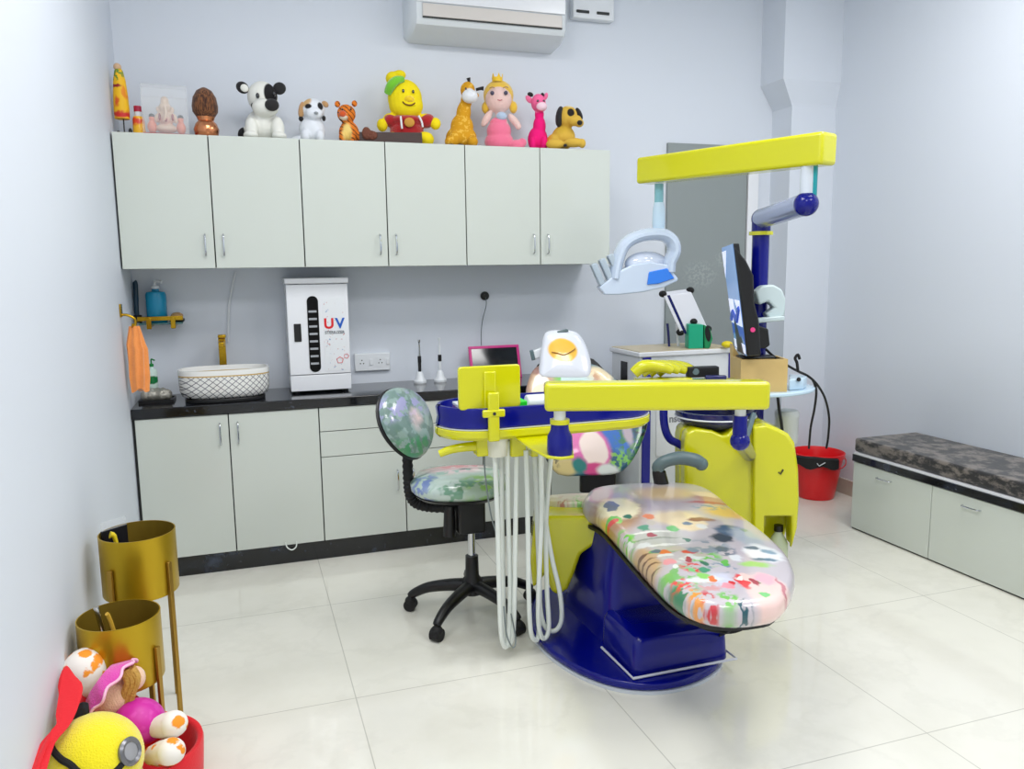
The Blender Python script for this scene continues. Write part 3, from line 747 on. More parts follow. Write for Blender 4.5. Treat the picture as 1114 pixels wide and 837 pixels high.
# seat
ZS0, ZS1 = 0.455, 0.545
near = [(636, 560), (648, 566), (662, 580), (695, 618), (728, 652), (758, 668), (795, 674), (832, 671), (852, 664)]
far = [(865, 634), (861, 614), (848, 597), (822, 575), (800, 559), (785, 545), (765, 533), (735, 529), (700, 530), (660, 532), (642, 536), (634, 546)]
so = [at(a, b_, Z=ZS0+0.043).xy for a, b_ in near]+[at(a, b_, Z=ZS1-0.028).xy for a, b_ in far]
so = catmull([Vector((p.x, p.y, 0)) for p in so], 3, True)
def S(px, py, rx, ry):                               # a print motif: place and size as seen, kept in seat coordinates
    p = at(px, py, Z=ZS1-0.005); q = p-Vector((1.95, -1.40, 0)); d = (p-CAM).dot(FH)
    return (q.dot(RH), q.dot(FH), 0), (rx*d/FPX, ry*d*d/(FPX*(CAM.z-ZS1)), 0)
SB = []
def mo(px, py, rx, ry, colr, soft=0.4, *sp): SB.append((*S(px, py, rx, ry), colr, soft, *sp))
mo(700, 548, 75, 17, (186, 172, 184), 0.6); mo(722, 540, 42, 10, (230, 200, 156), 0.6); mo(775, 545, 26, 8, (200, 150, 140), 0.5); mo(770, 540, 20, 4, (240, 214, 190), 0.4)
mo(775, 550, 34, 2, (190, 90, 96), 0.6); mo(735, 568, 36, 10, (236, 216, 178), 0.5); mo(790, 560, 30, 9, (238, 196, 116), 0.5)
mo(670, 562, 36, 20, (178, 132, 92), 0.5); mo(673, 556, 25, 13, (248, 236, 200), 0.25); mo(665, 553, 8, 6, (120, 124, 148), 0.15); mo(655, 566, 10, 7, (238, 196, 110), 0.4)
mo(748, 575, 24, 9, (246, 226, 186), 0.3); mo(762, 570, 18, 2.5, (150, 96, 80), 0.5); mo(770, 556, 20, 4, (140, 160, 176), 0.5, 22)
mo(715, 590, 40, 14, (196, 196, 186), 0.6); mo(706, 583, 34, 1.2, (240, 240, 232), 0.5); mo(712, 590, 36, 1.2, (150, 156, 140), 0.5); mo(718, 597, 36, 1.3, (240, 240, 232), 0.5); mo(722, 604, 34, 1.3, (150, 166, 140), 0.5)
mo(676, 588, 18, 13, (104, 196, 60), 0.4, 30); mo(668, 596, 14, 9, (140, 214, 90), 0.5, 40)
mo(700, 610, 22, 17, (206, 172, 132), 0.35); mo(698, 604, 16, 1.0, (120, 84, 60), 0.6); mo(701, 609, 17, 1.0, (120, 84, 60), 0.6); mo(704, 614, 17, 1.0, (120, 84, 60), 0.6); mo(707, 619, 16, 1.0, (120, 84, 60), 0.6)
mo(795, 582, 20, 8, (60, 92, 124), 0.35); mo(785, 590, 14, 6, (30, 48, 74), 0.4); mo(770, 600, 30, 10, (140, 152, 166), 0.5, 18); mo(812, 588, 18, 14, (176, 186, 196), 0.5); mo(788, 604, 14, 7, (90, 110, 130), 0.4, 30); mo(800, 612, 9, 4, (224, 228, 232), 0.4)
mo(768, 612, 22, 10, (112, 200, 70), 0.5, 26); mo(785, 622, 18, 7, (110, 140, 160), 0.5, 24)
mo(740, 632, 36, 18, (120, 186, 96), 0.6, 20); mo(735, 644, 30, 12, (60, 130, 90), 0.6, 26); mo(752, 622, 14, 7, (222, 56, 48), 0.5, 38); mo(742, 636, 13, 7, (226, 66, 54), 0.5, 44); mo(772, 640, 16, 8, (206, 150, 150), 0.5, 34); mo(757, 650, 10, 10, (230, 150, 60), 0.5, 40)
mo(785, 634, 18, 9, (206, 208, 224), 0.6); mo(772, 654, 10, 11, (200, 36, 50), 0.5, 36); mo(792, 652, 14, 8, (120, 190, 90), 0.5, 30); mo(785, 664, 30, 7, (84, 176, 60), 0.5, 30); mo(812, 658, 12, 6, (16, 80, 92), 0.4, 36)
mo(830, 605, 24, 11, (238, 240, 242), 0.3); mo(832, 612, 18, 2, (80, 120, 140), 0.5); mo(822, 618, 22, 4, (158, 210, 110), 0.5); mo(836, 603, 10, 3, (130, 160, 180), 0.5)
mo(838, 645, 30, 22, (240, 206, 198), 0.3); mo(832, 633, 14, 7, (238, 176, 190), 0.4); mo(808, 636, 8, 9, (228, 60, 62), 0.25); mo(812, 632, 6, 5, (240, 206, 198), 0.3); mo(852, 640, 3, 12, (200, 120, 130), 0.5)
mo(690, 622, 12, 16, (188, 150, 110), 0.5, 60); mo(712, 648, 14, 12, (80, 150, 90), 0.5, 34); mo(725, 656, 16, 10, (214, 224, 200), 0.5, 30); mo(655, 575, 12, 12, (150, 120, 100), 0.5, 30); mo(750, 664, 20, 7, (220, 80, 70), 0.5, 44); mo(765, 634, 26, 4, (226, 230, 228), 0.5); mo(748, 612, 24, 5, (222, 226, 222), 0.5, 20)
rnd = random.Random(11)
PAL = [(92, 186, 60), (140, 212, 96), (30, 110, 80), (214, 50, 48), (232, 120, 50), (236, 150, 160), (232, 238, 226), (60, 150, 110), (170, 40, 60), (120, 200, 120)]
for k in range(30):
    f = k/29; px_ = 652+150*f+rnd.uniform(-4, 34); py_ = 580+84*f-rnd.uniform(0, 26)
    mo(px_, py_, rnd.uniform(4, 9), rnd.uniform(2, 4.5), PAL[k % 10], 0.3)
for k in range(14):
    mo(rnd.uniform(690, 820), rnd.uniform(572, 615), rnd.uniform(5, 12), rnd.uniform(1.5, 3.5), [(120, 140, 160), (230, 232, 228), (84, 104, 120), (200, 190, 176), (150, 170, 150)][k % 5], 0.4)
SEATM = print_mat('printed vinyl seat', (196, 188, 194), SB, rough=0.35, coat=0.9, warp=0.020, wscale=26, axes=(RH, FH))
MB().cushion([(p.x, p.y, ZS0) for p in so], (0, 0, ZS1-ZS0), 0.042, 0.012).build('seat', SEATM, t, ang=75)
wg = [at(a, b_, Z=zz).xy for a, b_, zz in ((590, 560, 0.455), (620, 562, 0.455), (660, 560, 0.455), (680, 534, 0.53), (640, 535, 0.53), (592, 537, 0.53))]
wg = catmull([Vector((p.x, p.y, 0)) for p in wg], 4, True)
WB = [(*S(600, 548, 14, 12), (206, 196, 140), 0.5), (*S(613, 546, 10, 9), (176, 104, 80), 0.5, 50), (*S(632, 548, 12, 12), (116, 190, 90), 0.5, 50), (*S(606, 556, 8, 8), (150, 96, 70), 0.5, 60)]
MB().cushion([(p.x, p.y, 0.452) for p in wg], (0, 0, 0.078), 0.035, 0.006).build('seat_wing', print_mat('printed vinyl wing', (206, 200, 180), WB, rough=0.35, coat=0.9, warp=0.012, wscale=20, axes=(RH, FH)), t, ang=75)
MB().prism([(1.93+(p.x-1.93)*0.93, -1.6+(p.y+1.6)*0.95, ZS0-0.010) for p in so], (0, 0, 0.012)).build('seat_pan', BLACK, t)
MB().box((1.85, -1.85, 0.43), (2.15, -1.0, ZS0-0.011)).build('seat_frame', DNAVY, t, bevel=0.01)
# backrest: leans away from the viewer
def BD(py): return 3.62+(525-py)/130*0.30
bko = [(607, 519), (640, 520), (672, 518), (688, 505), (700, 482), (706, 458), (696, 437), (678, 422), (664, 410), (650, 401), (636, 399), (600, 399), (582, 404), (574, 420), (572, 440), (580, 470), (590, 495)]
bkp = catmull([V(a, b_, BD(b_)) for a, b_ in bko], 3, True)
def BL(px, py):
    p = V(px, py, BD(py)); return (p.x-1.95, p.y+1.40, p.z)
r_ = lambda a, b_: (a, 0, b_)
BKB = []
def mb(px, py, rx, ry, colr, soft=0.4, *sp): BKB.append((BL(px, py), (rx*3.75/FPX, 0, ry*3.75/FPX), colr, soft, *sp))
mb(660, 480, 60, 50, (20, 84, 110), 0.5); mb(670, 470, 18, 26, (36, 108, 196), 0.4); mb(690, 480, 22, 26, (60, 130, 70), 0.5, 40); mb(672, 500, 20, 12, (120, 190, 70), 0.5, 34); mb(698, 462, 14, 18, (24, 40, 50), 0.5, 50); mb(682, 470, 6, 16, (196, 180, 190), 0.5)
mb(612, 505, 18, 14, (204, 186, 128), 0.3); mb(596, 490, 12, 22, (18, 26, 36), 0.5, 40); mb(600, 470, 14, 12, (26, 60, 90), 0.5)
mb(640, 488, 24, 26, (226, 110, 176), 0.2); mb(645, 488, 15, 19, (246, 226, 216), 0.15); mb(647, 511, 14, 8, (206, 60, 132), 0.3); mb(662, 513, 14, 8, (216, 222, 216), 0.4); mb(630, 506, 9, 9, (30, 120, 120), 0.4)
mb(650, 410, 22, 12, (240, 222, 184), 0.4); mb(640, 412, 14, 10, (206, 150, 110), 0.5, 30); mb(615, 415, 34, 14, (204, 228, 224), 0.4); mb(605, 412, 5, 14, (120, 200, 90), 0.3); mb(628, 416, 10, 3, (150, 210, 140), 0.4)
mb(588, 420, 20, 30, (196, 158, 128), 0.4); mb(590, 424, 12, 18, (246, 228, 196), 0.3); mb(590, 404, 14, 5, (160, 120, 110), 0.5)
BACKM = print_mat('printed vinyl back', (64, 116, 126), BKB, rough=0.35, coat=0.9, warp=0.010, wscale=20)
MB().cushion([p+FH*0.065+UP*0.016 for p in bkp], -FH*0.065-UP*0.016, 0.03, 0.01).build('backrest', BACKM, t, ang=75)
MB().prism([p+FH*0.078+UP*0.02 for p in catmull([V(a, b_, BD(b_)) for a, b_ in [(612, 517), (668, 517), (692, 490), (698, 458), (660, 410), (640, 395), (600, 397), (582, 410), (582, 450), (592, 490)]], 3, True)], FH*0.02).build('back_shell', BLACK, t, bevel=0.006)
HG = V(650, 527, 3.70)
MB().beam(V(650, 508, 3.73), Vector((HG.x, HG.y, 0.44)), 0.17, 0.05, up=FH).build('back_hinge', BLACK, t, bevel=0.008)
# headrest
def HD(py): return 3.86+(420-py)/60*0.10
ho = [(588, 412), (612, 414), (640, 413), (644, 400), (640, 382), (633, 368), (624, 362), (606, 361), (593, 364), (589, 380), (587, 398)]
hp_ = catmull([V(a, b_, HD(b_)) for a, b_ in ho], 3, True)
def HL(px, py):
    p = V(px, py, HD(py)); return (p.x-1.95, p.y+1.40, p.z)
HEADM = print_mat('printed vinyl headrest', (226, 230, 240), [(HL(612, 381), r_(0.072, 0.058), (246, 190, 40), 0.15), (HL(616, 389), r_(0.030, 0.024), (250, 226, 120), 0.4)], rough=0.3, coat=0.9, warp=0.006)
hr = MB().cushion([p+FH*0.065+UP*0.01 for p in hp_], -FH*0.065-UP*0.01, 0.03, 0.008).build('headrest', HEADM, t, ang=75)
MB().tube([V(600, 383, HD(383)-0.011), V(607, 384.5, HD(384)-0.011), V(613, 386, HD(386)-0.011), V(619, 384, HD(384)-0.011), V(624, 381, HD(381)-0.011), V(626, 379, HD(379)-0.011)], 0.0022, 6, smooth=4).build('printed_line', mat('brown print', (150, 92, 30), 0.5), hr)
lv = MB().beam(V(592, 382, 3.98), V(577, 388, 3.98), 0.03, 0.045).build('headrest_lever', WPLA, t, bevel=0.006)
MB().beam(V(578, 381, 3.97), V(580.5, 392, 3.97), 0.02, 0.02, up=FH).build('lever_end', GREY, lv, bevel=0.004)
MB().beam(V(613, 398, 3.985), V(617, 420, 3.96), 0.09, 0.02, up=FH).build('headrest_bar', CHROME, t)
MB().beam(V(606, 368, 3.99)+UP*0.03, V(618, 366, 3.99)+UP*0.03, 0.05, 0.012).build('headrest_knob', GREY, t, bevel=0.004)
# armrest on the far side
A = [V(721, 528, 3.47), V(717, 515, 3.47), V(716, 508, 3.47), V(724, 502, 3.47), V(740, 498.5, 3.47), V(756, 501, 3.47), V(763, 505, 3.47)]
MB().tube([A[1]+UP*0.008]+A[2:], [0.026, 0.028, 0.028, 0.030, 0.032, 0.028], 14, smooth=5).ell(A[-1], 0.030).build('armrest', GREY, t)
MB().tube([A[1]+UP*0.012, A[1], A[0]-UP*0.02], [0.027, 0.031, 0.034], 14, smooth=5).build('armrest_post', BLACK, t)
# small cables under the foot end, and pedal lead
tag(MB().tube([at(745, 668, Z=0.43), at(765, 683, Z=0.25), at(795, 688, Z=0.22), at(820, 678, Z=0.3), at(832, 668, Z=0.42)], 0.006, 8, smooth=6).tube([at(800, 672, Z=0.43), at(797, 684, Z=0.3), at(780, 693, Z=0.1)], 0.005, 8, smooth=6).build('foot_cable', RUBBER), 'black cable loop hanging under the foot end of the dental chair', 'cable')
# ------------------------------------------------------------------ dental unit
UD = 3.56
uloc = V(808, 560, UD); uloc = Vector((uloc.x, uloc.y, 0))+FH*0.1
t = unit = thing('dental_unit', uloc, 'yellow dental water unit with navy basin beside the chair', 'dental unit', rz=-YAW)
uo = [(745, 482), (747, 472), (756, 467), (775, 469), (786, 474), (792, 473), (797, 467), (806, 464), (822, 463), (834, 461), (848, 467), (858, 472), (865, 482), (869, 510), (870, 545), (868, 575), (861, 598), (850, 622), (800, 635), (748, 632), (745, 560)]
# front shell with a notch for the bottle
notch = [(861, 600), (862, 562), (832, 562), (831, 625)]
uo2 = uo[:16]+[(862, 596)]+[(861.5, 562), (832, 562), (831, 628)]+uo[18:]
MB().prism([V(a, b_, UD) for a, b_ in uo2], FH*0.10).build('front_shell', YEL, t, bevel=0.014, seg=4)
fp = [(820, 465), (834, 463), (848, 469), (857, 474), (864, 485), (868, 510), (869, 545), (867, 575), (861.5, 598), (861.5, 562), (832, 562), (831, 626), (820, 628)]
MB().prism([V(a, b_, UD-0.03) for a, b_ in fp], FH*0.04).build('front_panel', YEL, t, bevel=0.010, seg=4)
MB().prism([V(a, b_, UD)+FH*0.1005 for a, b_ in uo], FH*0.14).build('rear_shell', YEL, t, bevel=0.02, seg=4)
MB().box((-0.06, -0.05, 0.0), (0.10, 0.09, 0.40)).build('stand_column', DNAVY, t, local=True, bevel=0.02)
MB().tube([V(847, 514, UD-0.032), V(849, 516, UD-0.032), V(852, 511, UD-0.032)], 0.004, 6).build('swoosh_mark', mat('dark print', (60, 60, 20), 0.5), t)
bb = V(846, 601, UD+0.04)
bt = MB().lathe([(0.001, 0), (0.042, 0), (0.046, 0.01), (0.046, 0.075), (0.030, 0.105), (0.018, 0.125), (0.016, 0.135), (0.001, 0.135)], (bb.x, bb.y, bb.z-0.03), 24).build('water_bottle', mat('translucent bottle', (216, 228, 196), 0.15, trans=0.3), t)
MB().cyl((bb.x, bb.y, bb.z+0.104), (bb.x, bb.y, bb.z+0.132), 0.021).build('cap', BLACK, bt)
# cuspidor (navy oval basin) above the shell
cz = V(775, 470, UD+0.05).z
cc = V(778, 460, UD+0.16)
def orng(rx, ry, z): return [cc.xy.to_3d()+RH*(rx*math.cos(a))+FH*(ry*math.sin(a))+UP*z for a in [2*PI*k/40 for k in range(40)]]
z0 = V(778, 470, UD+0.12).z
b = MB().loft([orng(0.06, 0.05, z0-0.005), orng(0.10, 0.09, z0+0.012), orng(0.165, 0.15, z0+0.045), orng(0.185, 0.165, z0+0.075), orng(0.19, 0.17, z0+0.10), orng(0.178, 0.158, z0+0.10), orng(0.15, 0.135, z0+0.05), orng(0.04, 0.04, z0+0.02)])
b.build('cuspidor_bowl', DNAVY, t)
MB().tube([p for p in orng(0.188, 0.168, z0+0.072)], 0.004, 6, closed=True).build('bowl_trim', WPLA, t)
MB().cyl(cc.xy.to_3d()+UP*(z0-0.03), cc.xy.to_3d()+UP*(z0+0.0), 0.05).build('bowl_neck', YEL, t)
# navy curved holder arm
MB().tube([V(751, 520, 3.66), V(750, 500, 3.66), V(747, 490, 3.66), V(738, 483, 3.66), V(729, 478, 3.66), V(724, 468, 3.66), V(722, 455, 3.66), V(722, 440, 3.66), V(722, 420, 3.66)], 0.019, 12, smooth=5).build('holder_arm', NAVY, t)
# suction handpiece holder above
hol = MB().beam(V(690, 414, 3.66), V(752, 413, 3.66), 0.07, 0.022).build('holder_bar', YEL, t, bevel=0.006)
for i, px_ in enumerate((693, 701, 709, 718)):
    a = V(px_, 404, 3.62+0.03*i)
    MB().tube([a-RH*0.015-UP*0.01, a+RH*0.03+UP*0.022, a+RH*0.11+UP*0.018, a+RH*0.16], [0.026, 0.030, 0.026, 0.018], 12, smooth=4).build('suction_handle', YEL, hol)
hb_ = V(766, 405, 3.68)
MB().beam(V(747, 405, 3.68), V(781, 404, 3.68), 0.05, 0.048).build('control_box', BLACK, t, bevel=0.004)
MB().cyl(V(757, 404.5, 3.652), V(757, 404.5, 3.66), 0.015).build('control_knob', GREY, t)
MB().beam(V(767, 411, 3.60), V(790, 411, 3.60), 0.03, 0.022).build('remote_holder', DNAVY, t, bevel=0.006)
MB().beam(V(744, 415, 3.66), V(806, 414, 3.78), 0.05, 0.02).build('holder_link', YEL, t)
# main post
PD = 3.86
pt_ = V(828, 250, PD); ptop = V(829, 238, PD)
px, py = pt_.x, pt_.y
MB().cyl((px, py, V(828, 470, PD).z), (px, py, ptop.z-0.01), 0.040, n=28).build('post', NAVY, t)
MB().cyl((px, py, V(828, 256, PD).z), (px, py, V(828, 252, PD).z), 0.056, n=28).build('post_ring', YEL, t)
# pale blue side table on the post
tz = V(860, 428, 3.74).z
to = [V(a, 420, dd) for a, dd in ((785, 3.62), (846, 3.62), (868, 3.66), (882, 3.72), (887, 3.80), (880, 3.90), (860, 3.95), (790, 3.95))]
to = [Vector((p.x, p.y, tz)) for p in to]
tb = MB().prism(catmull(to, 4, True), (0, 0, 0.018)).build('side_table', PALEB, t, bevel=0.005)
rim_ = MB().loft([[p+UP*0.018 for p in to], [p+UP*0.05-RH*0.004 for p in to]], cap=False)
blk = [V(a, 420, dd) for a, dd in ((858, 3.70), (874, 3.73), (878, 3.80), (870, 3.86), (858, 3.88))]
MB().prism([Vector((p.x, p.y, tz+0.018)) for p in blk], (0, 0, 0.055)).build('table_block', PALEB, t, bevel=0.008)
MB().cyl(V(869, 413, 3.706), V(869, 413, 3.72), 0.010, n=16).build('table_button', RUBBER, t)
MB().tube([V(868, 404, 3.78), V(867, 395, 3.78), V(865, 390, 3.78), V(868, 386, 3.78), V(870, 391, 3.78)], 0.007, 8, smooth=4).build('cable_hook', RUBBER, t)
MB().lathe([(0.001, 0), (0.055, 0), (0.056, 0.12), (0.058, 0.125), (0.058, 0.15), (0.050, 0.16), (0.001, 0.163)], (V(855, 480, 3.86).x, V(855, 480, 3.86).y, V(855, 481, 3.86).z), 28).build('water_tank', mat('milky plastic', (224, 228, 226), 0.3, trans=0.3), t)
MB().tube([V(846, 430, 3.72), V(847.5, 445, 3.72), V(850, 460, 3.70), V(852, 478, 3.70)], 0.007, 8, smooth=4).build('drain_tube', RUBBER, t)
# rail between shell and post (grey strut near the ball)
MB().beam(V(812, 476, 3.52), V(820, 450, 3.6), 0.022, 0.02, up=FH).build('strut', GREY, t, bevel=0.004)
MB().box((px-0.05, py-0.05, V(828, 520, PD).z), (px+0.05, py+0.05, V(828, 468, PD).z)).build('post_foot', YEL, t, bevel=0.01)
MB().beam(Vector((px, py, V(828, 520, PD).z+0.03)), V(815, 520, UD+0.2), 0.08, 0.06).build('post_mount', YEL, t, bevel=0.01)

# wooden box on side table and monitor
w0 = V(806, 420, 3.68)
b = MB()
wz0 = tz+0.0185; wz1 = V(830, 391, 3.68).z
wo = [V(806, 400, 3.67), V(857, 400, 3.67)]
O = Vector((wo[0].x, wo[0].y, wz0)); W_ = (Vector((wo[1].x, wo[1].y, 0))-Vector((wo[0].x, wo[0].y, 0))).length
t = thing('wooden_box', O+RH*W_/2+FH*0.08, 'small open plywood box on the pale blue side table under the monitor', 'box', rz=-YAW)
hgt = wz1-wz0
MB().prism([O, O+RH*W_, O+RH*W_+UP*hgt, O+UP*hgt], FH*0.012).build('front_board', WOOD, t)
MB().prism([O+FH*0.148, O+RH*W_+FH*0.148, O+RH*W_+UP*hgt+FH*0.148, O+UP*hgt+FH*0.148], FH*0.012).build('back_board', WOOD, t)
for a in (0, W_-0.012):
    MB().prism([O+RH*a+FH*0.0122, O+RH*(a+0.012)+FH*0.0122, O+RH*(a+0.012)+UP*hgt+FH*0.0122, O+RH*a+UP*hgt+FH*0.0122], FH*0.1356).build('side_board', WOOD, t)
MB().prism([O+RH*0.0122+FH*0.0122, O+RH*(W_-0.0122)+FH*0.0122, O+RH*(W_-0.0122)+UP*0.01+FH*0.0122, O+RH*0.0122+UP*0.01+FH*0.0122], FH*0.1356).build('bottom_board', WOOD, t)
# tall board standing left of it
b0 = V(797, 415, 3.74); b1 = V(811, 383, 3.74)
tag(MB().prism([V(797, 416, 3.84), V(806, 416, 3.84), V(806, 390, 3.84), V(797, 374, 3.84)], FH*0.05).build('wooden_block', WOOD, bevel=0.003), 'pale wooden wedge between the trolley and the plywood box', 'wood block')

MD = 3.72
# monitor: screen faces left, seen from its right rear edge
lt, lb = V(784, 268, MD-0.06), V(800, 383, MD-0.06)          # outer front-left edge of the screen
rt, rb = V(797, 264, MD+0.10), V(812, 392, MD+0.10)
t = thing('monitor', (V(815, 390, MD).x, V(815, 390, MD).y, V(815, 390, MD).z), 'black monitor seen edge-on with a blue zigzag on its screen', 'monitor')
hz = lb-lt
W2 = -RH*0.035+FH*0.0
# panel spans from near edge (right) to far edge (left): far edge is further from the viewer
nt_, nb_ = V(798, 265, 3.60), V(813, 388, 3.60)
ft_, fb_ = V(785, 270, 3.98), V(800, 378, 3.98)
thk = RH*0.028+FH*0.010
MB().prism([nt_+thk*0.02, nb_+thk*0.02, fb_+thk*0.02, ft_+thk*0.02], thk).build('back_case', BLACK, t, bevel=0.004)
SCR = mat('lit screen', (90, 126, 170), 0.25, emit=(96, 134, 184), es=0.55)
scr = MB().prism([lerpP(nt_, ft_, 0.03), lerpP(nb_, fb_, 0.03), lerpP(nb_, fb_, 0.97), lerpP(nt_, ft_, 0.97)], -thk*0.06).build('screen', SCR, t)
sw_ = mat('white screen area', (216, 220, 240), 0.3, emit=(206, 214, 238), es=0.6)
sb_ = mat('blue screen area', (26, 62, 150), 0.3, emit=(26, 62, 160), es=0.6)
def SP(u, v, o=0.10): return lerpP(lerpP(nt_, nb_, v), lerpP(ft_, fb_, v), u)-thk*o
MB().prism([SP(0.04, 0.50), SP(0.96, 0.50), SP(0.96, 0.74), SP(0.04, 0.74)], -thk*0.02).build('screen_band', sw_, scr)
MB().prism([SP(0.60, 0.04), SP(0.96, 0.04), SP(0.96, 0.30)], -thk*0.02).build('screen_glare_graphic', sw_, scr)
MB().prism([SP(0.04, 0.745), SP(0.96, 0.745), SP(0.96, 0.86), SP(0.7, 0.82), SP(0.5, 0.89), SP(0.25, 0.82), SP(0.04, 0.90)], -thk*0.02).build('screen_zigzag', sb_, scr)
MB().tube([SP(0.85, 0.70, 0.14), SP(0.65, 0.62, 0.14), SP(0.40, 0.70, 0.14), SP(0.10, 0.57, 0.14)], 0.012, 6).build('screen_letter', sb_, scr)
MB().prism([SP(0.04, 0.90), SP(0.96, 0.90), SP(0.96, 0.985), SP(0.04, 0.985)], -thk*0.02).build('screen_band', sw_, scr)
c1 = V(818, 300, 3.72)
MB().prism([V(799, 268, 3.59), V(812, 284, 3.59), V(820, 300, 3.59), V(821, 330, 3.59), V(826, 350, 3.59), V(828, 387, 3.59), V(813, 388, 3.59), V(806.5, 330, 3.59)], (ft_-nt_)*0.75).build('rear_housing', BLACK, t, bevel=0.008)
MB().prism([V(818, 352, 3.70), V(836, 358, 3.70), V(838, 376, 3.70), V(832, 380, 3.70), V(818, 378, 3.70)], FH*0.06).build('adapter_block', BLACK, t, bevel=0.006)
MB().cyl(V(819, 359, 3.583), V(819, 359, 3.591), 0.011, n=16).build('round_sticker', mat('pink sticker', (226, 60, 130), 0.4), t)
MB().cyl(V(822, 378, 3.75), Vector((V(822, 378, 3.75).x, V(822, 378, 3.75).y, wz1+0.0)), 0.02, n=16).build('stand_stem', BLACK, t)
so_ = V(822, 391, 3.75); 
MB().box((-0.08, -0.055, 0), (0.08, 0.055, 0.008), Matrix.Translation((so_.x, so_.y, wz1+0.0005)) @ Matrix.Rotation(-YAW, 4, 'Z')).build('stand_foot', BLACK, t, bevel=0.003)
CL = mat('pale grey green plastic', (196, 212, 214), 0.35)
MB().prism([V(a, b_, 3.76) for a, b_ in [(822, 318), (830, 311), (842, 310), (851, 315), (855, 325), (854, 344), (838, 347), (833, 342), (843, 335), (836, 328), (826, 332)]], FH*0.07).build('bracket', CL, t, bevel=0.008)
MB().beam(V(822, 349, 3.74), V(852, 346, 3.74), 0.05, 0.022).build('bracket_arm', CL, t, bevel=0.005)
# black cables from monitor to bucket
tag(MB().tube([V(833, 380, 3.80), V(843, 389, 3.80), V(857, 398, 3.82), V(868, 404, 3.84), V(880, 410, 3.84), V(890, 420, 3.9), V(898, 435, 4.1), V(902, 455, 4.3), V(901, 475, 4.42), V(899, 488, 4.44)], 0.006, 8, smooth=6)
    .tube([V(884, 413, 3.86), V(888, 425, 3.92), V(886, 445, 4.1), V(882, 465, 4.3), V(880, 488, 4.40)], 0.006, 8, smooth=6).build('power_cable', RUBBER), 'black power cables hanging from the monitor down to the red bucket', 'cable')

# ------------------------------------------------------------------ operating light on swing arm
eb = V(826, 240, PD); ee = V(877, 222, 3.34)
eb = Vector((px, py, ptop.z)); ee.z = max(ee.z, ee.z)
t = thing('operating_light', eb, 'dental operating lamp hanging from a long yellow overhead arm', 'dental lamp')
SILV = mat('silver blue tube', (176, 186, 214), 0.2, metal=0.5)
MB().tube([eb, ee], 0.046, 24).build('swing_arm', SILV, t)
MB().ell(ee, 0.050, nu=24, nv=16).build('arm_end_ball', NAVY, t)
MB().cyl(Vector((px, py, ptop.z-0.06)), Vector((px, py, ptop.z+0.01)), 0.044).ell(eb, 0.047).build('elbow', NAVY, t)
r0 = V(886, 178, 3.34)
ra = V(903, 143, 3.28); rbm = V(903, 180, 3.28)
lb0 = V(700, 172, 4.10); lb1 = V(700, 201, 4.10)
RE = (ra+rbm)/2; LE = (lb0+lb1)/2
MB().cyl(Vector((ee.x, ee.y, ee.z+0.03)), Vector((ee.x, ee.y, RE.z-0.05)), 0.027, n=24).build('riser', mat('pale tube', (212, 220, 230), 0.2), t)
q = Vector((ee.x, ee.y, 0))
MB().cyl(Vector((ee.x+0.02, ee.y-0.017, ee.z+0.03)), Vector((ee.x+0.02, ee.y-0.017, RE.z-0.05)), 0.014, n=16).build('riser_stripe', mat('teal tube', (30, 150, 158), 0.25), t)
hh_ = ((ra-rbm).length+(lb0-lb1).length)/2*0.98
MB().beam(LE, RE, 0.11, hh_).build('overhead_arm', YEL, t, bevel=0.016, seg=4)
lx = V(717, 205, 4.03)
L0 = Vector((lx.x, lx.y, LE.z-hh_/2-0.005))
LD = 4.02
def LP(a, b_, dd=0): return V(a, b_, LD+dd)
MB().cyl(L0, Vector((lx.x, lx.y, LP(717, 232).z)), 0.022, n=20).build('drop_tube', mat('teal grey tube', (130, 186, 196), 0.2), t)
MB().lathe([(0.001, 0), (0.028, 0), (0.032, 0.05), (0.030, 0.12), (0.024, 0.15), (0.001, 0.15)], (lx.x, lx.y, LP(717, 254).z), 20).build('lamp_neck', PALEB, t)
LAMP = mat('lamp shell', (206, 220, 238), 0.2, coat=0.5)
arch = [LP(668, 303), LP(671, 285), LP(678, 268), LP(690, 259), LP(706, 255), LP(722, 256), LP(731, 263), LP(733, 274), LP(728, 285), LP(727, 296)]
sh = MB()
P = catmull(arch, 4); rings = []
for i, p_ in enumerate(P):
    tg = (P[min(i+1, len(P)-1)]-P[max(i-1, 0)]).normalized(); nn = tg.cross(FH).normalized()
    rings.append([p_+nn*0.032*math.cos(a)+FH*0.085*math.sin(a) for a in [2*PI*k/14 for k in range(14)]])
head = sh.loft(rings).build('lamp_arch', LAMP, t)
lo = [(652, 313), (658, 321), (672, 321), (700, 318), (722, 313), (737, 306), (738, 303), (731, 295), (726, 288), (708, 285), (688, 288), (676, 294), (664, 303)]
MB().prism([LP(a, b_, -0.07) for a, b_ in lo], FH*0.15).build('lamp_body', LAMP, t, bevel=0.018, seg=4)
MB().ell(LP(703, 287, 0.02), (0.115, 0.07, 0.062), nu=24, nv=14).build('reflector_dome', mat('pearl dome', (214, 222, 236), 0.1, coat=0.8), t)
MB().prism([LP(a, b_, -0.078) for a, b_ in [(706, 296), (726, 292), (734, 303), (716, 309), (704, 310)]], FH*0.012).build('painted_blue_glow', mat('painted blue glow', (40, 130, 240), 0.12, coat=0.8), t, bevel=0.004)  # blue colour stands in for LED glow on the lamp plastic
for k in range(3):
    a = LP(645+9*k, 287-5*k, -0.02); b_ = LP(655+9*k, 310-5*k, -0.02)
    MB().beam(a, b_, 0.030, 0.09, up=FH).build('handle_fin', mat('fin grey', (176, 190, 202), 0.3), t, bevel=0.006)

